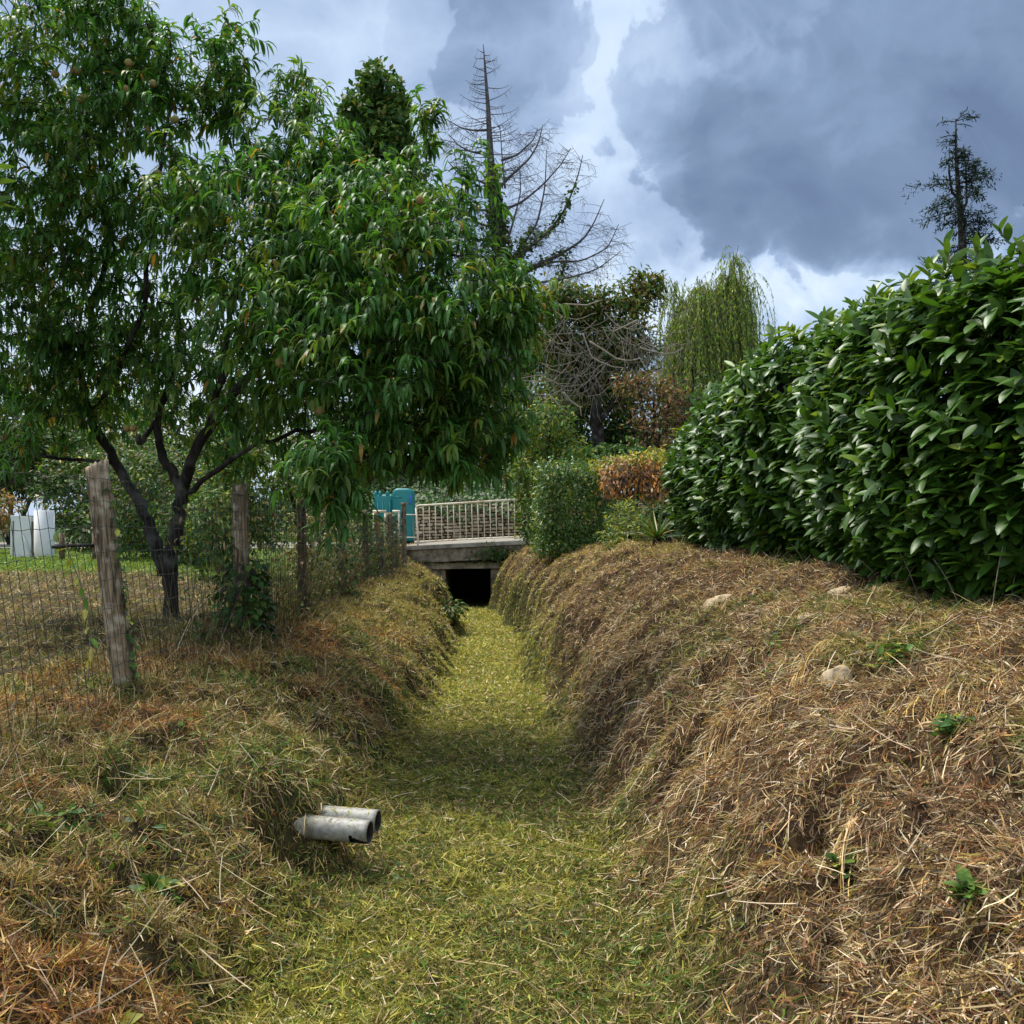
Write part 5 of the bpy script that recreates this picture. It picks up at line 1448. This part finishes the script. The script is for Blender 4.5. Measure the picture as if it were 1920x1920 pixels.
bush('bright_shrub', 'shady shrub behind the fence between the peach trunk and the wire-tied post', 'shrub',
     [(430, 900, 45, 70, 16), (400, 980, 50, 60, 15), (490, 960, 50, 60, 16.5)], 330, 16, .10, ['dgreen', 'green', 'olive', 'lime2'], [4, 3, 1, 1], GR, aspect=.4, sig=.2)
bush('dense_shrub', 'dense dark shrub right behind the forked peach trunk', 'shrub',
     [(285, 930, 85, 90, 19), (370, 990, 70, 70, 17), (250, 1000, 60, 40, 19.5), (400, 900, 70, 70, 19)], 560, 16, .11, ['dgreen', 'green', 'dark', 'olive', 'lime2'], [5, 2.4, 2, 1, .5], GR, aspect=.45, sig=.2)
bush('garden_bush', 'broad bush behind the lawn between the white boards and the peach trunk', 'bush',
     [(150, 930, 70, 70, 24), (230, 900, 70, 80, 25), (300, 930, 60, 80, 24), (210, 990, 90, 40, 23)], 700, 18, .14, ['green', 'dgreen', 'dark', 'pale', 'olive'], [2, 5, 1.5, .35, 1], GR)
bush('garden_bush', 'dark green bush above the white boards at the left edge', 'bush',
     [(20, 860, 80, 70, 27), (100, 850, 70, 60, 28), (-60, 880, 60, 80, 27)], 640, 18, .16, ['green', 'dgreen', 'olive', 'dark'], [2, 5, 1, 1.5], GR)
bush('reddish_shrub', 'small reddish shrub just left of the white boards', 'shrub',
     [(5, 960, 30, 35, 22), (-40, 970, 40, 50, 22)], 150, 14, .10, ['rust', 'orange', 'olive', 'pale', 'green'], [2, 1.5, 2, .5, 1.5], GR)
bush('garden_tree', 'tree far behind the left end of the lawn, seen through the peach crown', 'tree',
     [(60, 760, 110, 60, 45), (200, 780, 100, 60, 46), (330, 800, 90, 60, 44), (450, 820, 80, 60, 42), (120, 850, 160, 60, 44), (350, 880, 140, 60, 43)], 900, 18, .26, DK, [3, 3, 1, 2], GR)

# ------------------------------------------------------------------ things on the lawn
bz = float(H(np.array([-10.]), np.array([20.]))[0])
root = thing('white_board', 'upright white panel with a brown edge on the lawn at the left', 'board', at(60, 1045, 20.2) * [1, 1, 0] + [0, 0, bz])
mb = MB(); A_ = at(24, 966, 20.2); B_ = at(63, 970, 20.2)
mb.box(A_[0], B_[0], 20.1, 20.16, bz, A_[2], -.04); pan = mb.build('panel', M['board'], root, False)
mb = MB(); mb.box(A_[0] + .055, A_[0] + .075, 20.085, 20.097, bz + .02, A_[2] - .12); mb.box(B_[0] + .003, B_[0] + .03, 20.09, 20.15, bz, A_[2] - .14); mb.build('frame_strip', M['timber'], pan, False)
mb = MB(); a, b = at(38, 1000, 20), at(57, 1045, 20); mb.tube([(a[0], 20.07, a[2]), (b[0], 20.07, bz)], .018, 6); mb.build('brace', M['board'], pan)
root = thing('white_sheet', 'rounded white upright sheet standing right beside the white panel', 'board', at(80, 1045, 20.5) * [1, 1, 0] + [0, 0, bz])
mb = MB(); c = at(80, 1000, 20.5); th = np.linspace(math.pi * 1.02, math.pi * 1.98, 16); V = []; Q = []
for i in range(2):
    for rr in (.22, .20):
        for t in th: V.append((c[0] + rr * math.cos(t), 20.6 + rr * math.sin(t), (bz if i == 0 else at(80, 957, 20.5)[2])))
n = 16
for j in range(n - 1):
    Q += [(j, j + 1, 2 * n + j + 1, 2 * n + j), (n + j + 1, n + j, 3 * n + j, 3 * n + j + 1), (2 * n + j, 2 * n + j + 1, 3 * n + j + 1, 3 * n + j)]
mb.add(V, Q); mb.build('sheet', M['board'], root)
root = thing('log_rail', 'low rail of dark logs on short posts beside the white boards', 'rail', at(120, 1040, 19) * [1, 1, 0] + [0, 0, bz])
for px in (116, 178):
    mb = MB(); a = at(px, 1000, 19); mb.tube([(a[0], 19, bz - .05), (a[0], 19, a[2])], .055, 9, jit=.08); mb.build('post', M['timber'], root)
mb = MB(); a, b = at(98, 1026, 18.9), at(186, 1023, 18.9); mb.tube([a, (a + b) / 2 + [0, 0, .02], b], .035, 8, jit=.08); mb.build('log', M['bark'], root)
root = thing('stake', 'thin pale wooden stake behind the peach trunk', 'stake', at(350, 1045, 17) * [1, 1, 0] + [0, 0, bz])
mb = MB(); a = at(347, 975, 17); b = at(352, 1048, 17); mb.tube([(b[0], 17, bz - .05), a], .03, 7); mb.build('shaft', M['timber'], root)

# ------------------------------------------------------------------ sky, sun, camera
SUN_AZ, SUN_EL = math.radians(-50), math.radians(65)
sun = bpy.data.lights.new('sun', 'SUN'); sun.energy = 3.7; sun.angle = math.radians(20); sun.color = (1, .95, .86)
so = bpy.data.objects.new('sun', sun); link(so)
sd = Vector((math.sin(SUN_AZ) * math.cos(SUN_EL), math.cos(SUN_AZ) * math.cos(SUN_EL), math.sin(SUN_EL)))
so.rotation_euler = sd.to_track_quat('Z', 'Y').to_euler(); so.location = (0, 0, 30)

world = bpy.data.worlds.new('World'); SC.world = world; world.use_nodes = True
nt = world.node_tree
for n_ in list(nt.nodes): nt.nodes.remove(n_)
wo = nt.nodes.new('ShaderNodeOutputWorld'); bg = nt.nodes.new('ShaderNodeBackground'); bg.inputs['Strength'].default_value = .1
nt.links.new(bg.outputs[0], wo.inputs['Surface'])
sky = nt.nodes.new('ShaderNodeTexSky'); sky.sky_type = 'NISHITA'; sky.sun_disc = False
sky.sun_elevation = SUN_EL; sky.sun_rotation = SUN_AZ; sky.air_density = 1.0; sky.dust_density = 1.2
tc = nt.nodes.new('ShaderNodeTexCoord'); gen = tc.outputs['Generated']


def math_(op, a, b=None, c=None, clamp=False):
    n = nt.nodes.new('ShaderNodeMath'); n.operation = op; n.use_clamp = clamp
    for i, v in enumerate((a, b, c)):
        if v is None: continue
        if isinstance(v, (int, float)): n.inputs[i].default_value = v
        else: nt.links.new(v, n.inputs[i])
    return n.outputs[0]


def noise_(vec, scale, detail=8, rough=.55, dist=0.0, off=(0, 0, 0)):
    mp = nt.nodes.new('ShaderNodeMapping'); mp.inputs['Location'].default_value = off
    nt.links.new(vec, mp.inputs['Vector'])
    n = nt.nodes.new('ShaderNodeTexNoise'); n.inputs['Scale'].default_value = scale; n.inputs['Detail'].default_value = detail
    n.inputs['Roughness'].default_value = rough; n.inputs['Distortion'].default_value = dist
    nt.links.new(mp.outputs[0], n.inputs['Vector']); return n.outputs['Fac']


sep = nt.nodes.new('ShaderNodeSeparateXYZ'); nt.links.new(gen, sep.inputs[0])
AZ = math_('ARCTAN2', sep.outputs['X'], sep.outputs['Y']); EL = math_('ARCSINE', sep.outputs['Z'])
w1 = math_('SUBTRACT', noise_(gen, 5.5, 9, .6), .5); w2 = math_('SUBTRACT', noise_(gen, 5.5, 9, .6, 0, (5, 3, 1)), .5)
def billow(scale, off):
    return math_('SUBTRACT', math_('ABSOLUTE', math_('SUBTRACT', math_('MULTIPLY', noise_(gen, scale, 5, .5, .3, off), 2), 1)), .2)


AZw = math_('ADD', math_('ADD', AZ, math_('MULTIPLY', w1, .14)), math_('MULTIPLY', billow(13, (1, 4, 2)), .09))
ELw = math_('ADD', math_('ADD', EL, math_('MULTIPLY', w2, .12)), math_('MULTIPLY', billow(13, (6, 2, 8)), .09))


def blob(px, py, rx, ry, amp, hard=None):
    a0 = math.atan((px - 960) / F); e0 = math.atan((965 - py) / F * math.cos(a0)); sa = rx / F; se = ry / F
    da = math_('DIVIDE', math_('SUBTRACT', AZw, a0), sa); de = math_('DIVIDE', math_('SUBTRACT', ELw, e0), se)
    r2 = math_('ADD', math_('MULTIPLY', da, da), math_('MULTIPLY', de, de))
    if hard:
        mr = nt.nodes.new('ShaderNodeMapRange'); mr.interpolation_type = 'SMOOTHSTEP'
        mr.inputs['From Min'].default_value = 1 + hard; mr.inputs['From Max'].default_value = 1 - hard
        mr.inputs['To Min'].default_value = 0; mr.inputs['To Max'].default_value = amp
        nt.links.new(r2, mr.inputs['Value']); return mr.outputs['Result']
    return math_('MULTIPLY', math_('EXPONENT', math_('MULTIPLY', r2, -1)), amp)


fld = math_('ADD', math_('MULTIPLY', math_('SUBTRACT', noise_(gen, 3.0, 9, .56, .3), .5), .50), .50)
bil = math_('SUBTRACT', 1, math_('ABSOLUTE', math_('SUBTRACT', math_('MULTIPLY', noise_(gen, 9.0, 6, .5, .6, (2, 7, 4)), 2), 1)))
fld = math_('ADD', fld, math_('MULTIPLY', math_('SUBTRACT', bil, .75), .30))
for b in [(1140, 60, 110, 260, .17), (1100, 290, 100, 110, .10), (1080, 420, 220, 130, .06), (960, 100, 155, 150, -.12, .08), (890, 40, 190, 160, -.05, .1), (1580, 200, 410, 290, -.15, .05), (1660, 300, 380, 250, -.07, .10), (1560, 400, 480, 170, -.14),
          (1262, 120, 60, 45, .08, .7), (1400, 125, 110, 50, .08, .8), (1340, 215, 80, 50, .06, .8), (1700, 60, 120, 50, .06, .8), (1620, 200, 140, 40, .05, .8), (1500, 560, 420, 60, .36), (500, 80, 380, 140, .08), (650, 300, 260, 260, .06), (200, 700, 500, 180, .32), (700, 850, 700, 60, .2), (1150, 560, 300, 90, .12)]:
    fld = math_('ADD', fld, blob(*b))
# unseen bright sky added behind the camera to lift surfaces facing it
rear = nt.nodes.new('ShaderNodeMapRange'); rear.interpolation_type = 'SMOOTHSTEP'
rear.inputs['From Min'].default_value = .1; rear.inputs['From Max'].default_value = .8; rear.inputs['To Min'].default_value = 0; rear.inputs['To Max'].default_value = .5
nt.links.new(math_('MULTIPLY', sep.outputs['Y'], -1), rear.inputs['Value'])
fld = math_('ADD', fld, rear.outputs['Result'])
cr = nt.nodes.new('ShaderNodeValToRGB')
e = cr.color_ramp.elements
e[0].position = .12; e[0].color = (.10, .145, .24, 1)
e[1].position = .98; e[1].color = (.62, .70, .79, 1)
for p_, c_ in ((.36, (.165, .232, .35, 1)), (.52, (.26, .345, .495, 1)), (.70, (.40, .50, .64, 1))):
    q = e.new(p_); q.color = c_
nt.links.new(fld, cr.inputs['Fac'])
sc_ = nt.nodes.new('ShaderNodeVectorMath'); sc_.operation = 'SCALE'; sc_.inputs['Scale'].default_value = 10.0
nt.links.new(cr.outputs['Color'], sc_.inputs[0])
mx = nt.nodes.new('ShaderNodeMix'); mx.data_type = 'RGBA'; mx.inputs['Factor'].default_value = .93
nt.links.new(sky.outputs[0], mx.inputs[6]); nt.links.new(sc_.outputs[0], mx.inputs[7])
nt.links.new(mx.outputs[2], bg.inputs['Color'])

cam = bpy.data.cameras.new('camera'); cam.sensor_width = 36; cam.lens = 36 * F / 1920; cam.clip_end = 3000; cam.clip_start = .05
co = bpy.data.objects.new('camera', cam); link(co); co.location = (0, 0, CAMZ); co.rotation_euler = (math.radians(90.16), 0, 0)
SC.camera = co
SC.view_settings.view_transform = 'Standard'; SC.view_settings.look = 'None'; SC.view_settings.exposure = .62; SC.view_settings.gamma = 1
SC.render.engine = 'CYCLES'
SC.cycles.use_denoising = True
SC.cycles.max_bounces = 6; SC.cycles.diffuse_bounces = 3; SC.cycles.glossy_bounces = 2; SC.cycles.transmission_bounces = 3
SC.cycles.sample_clamp_indirect = 4
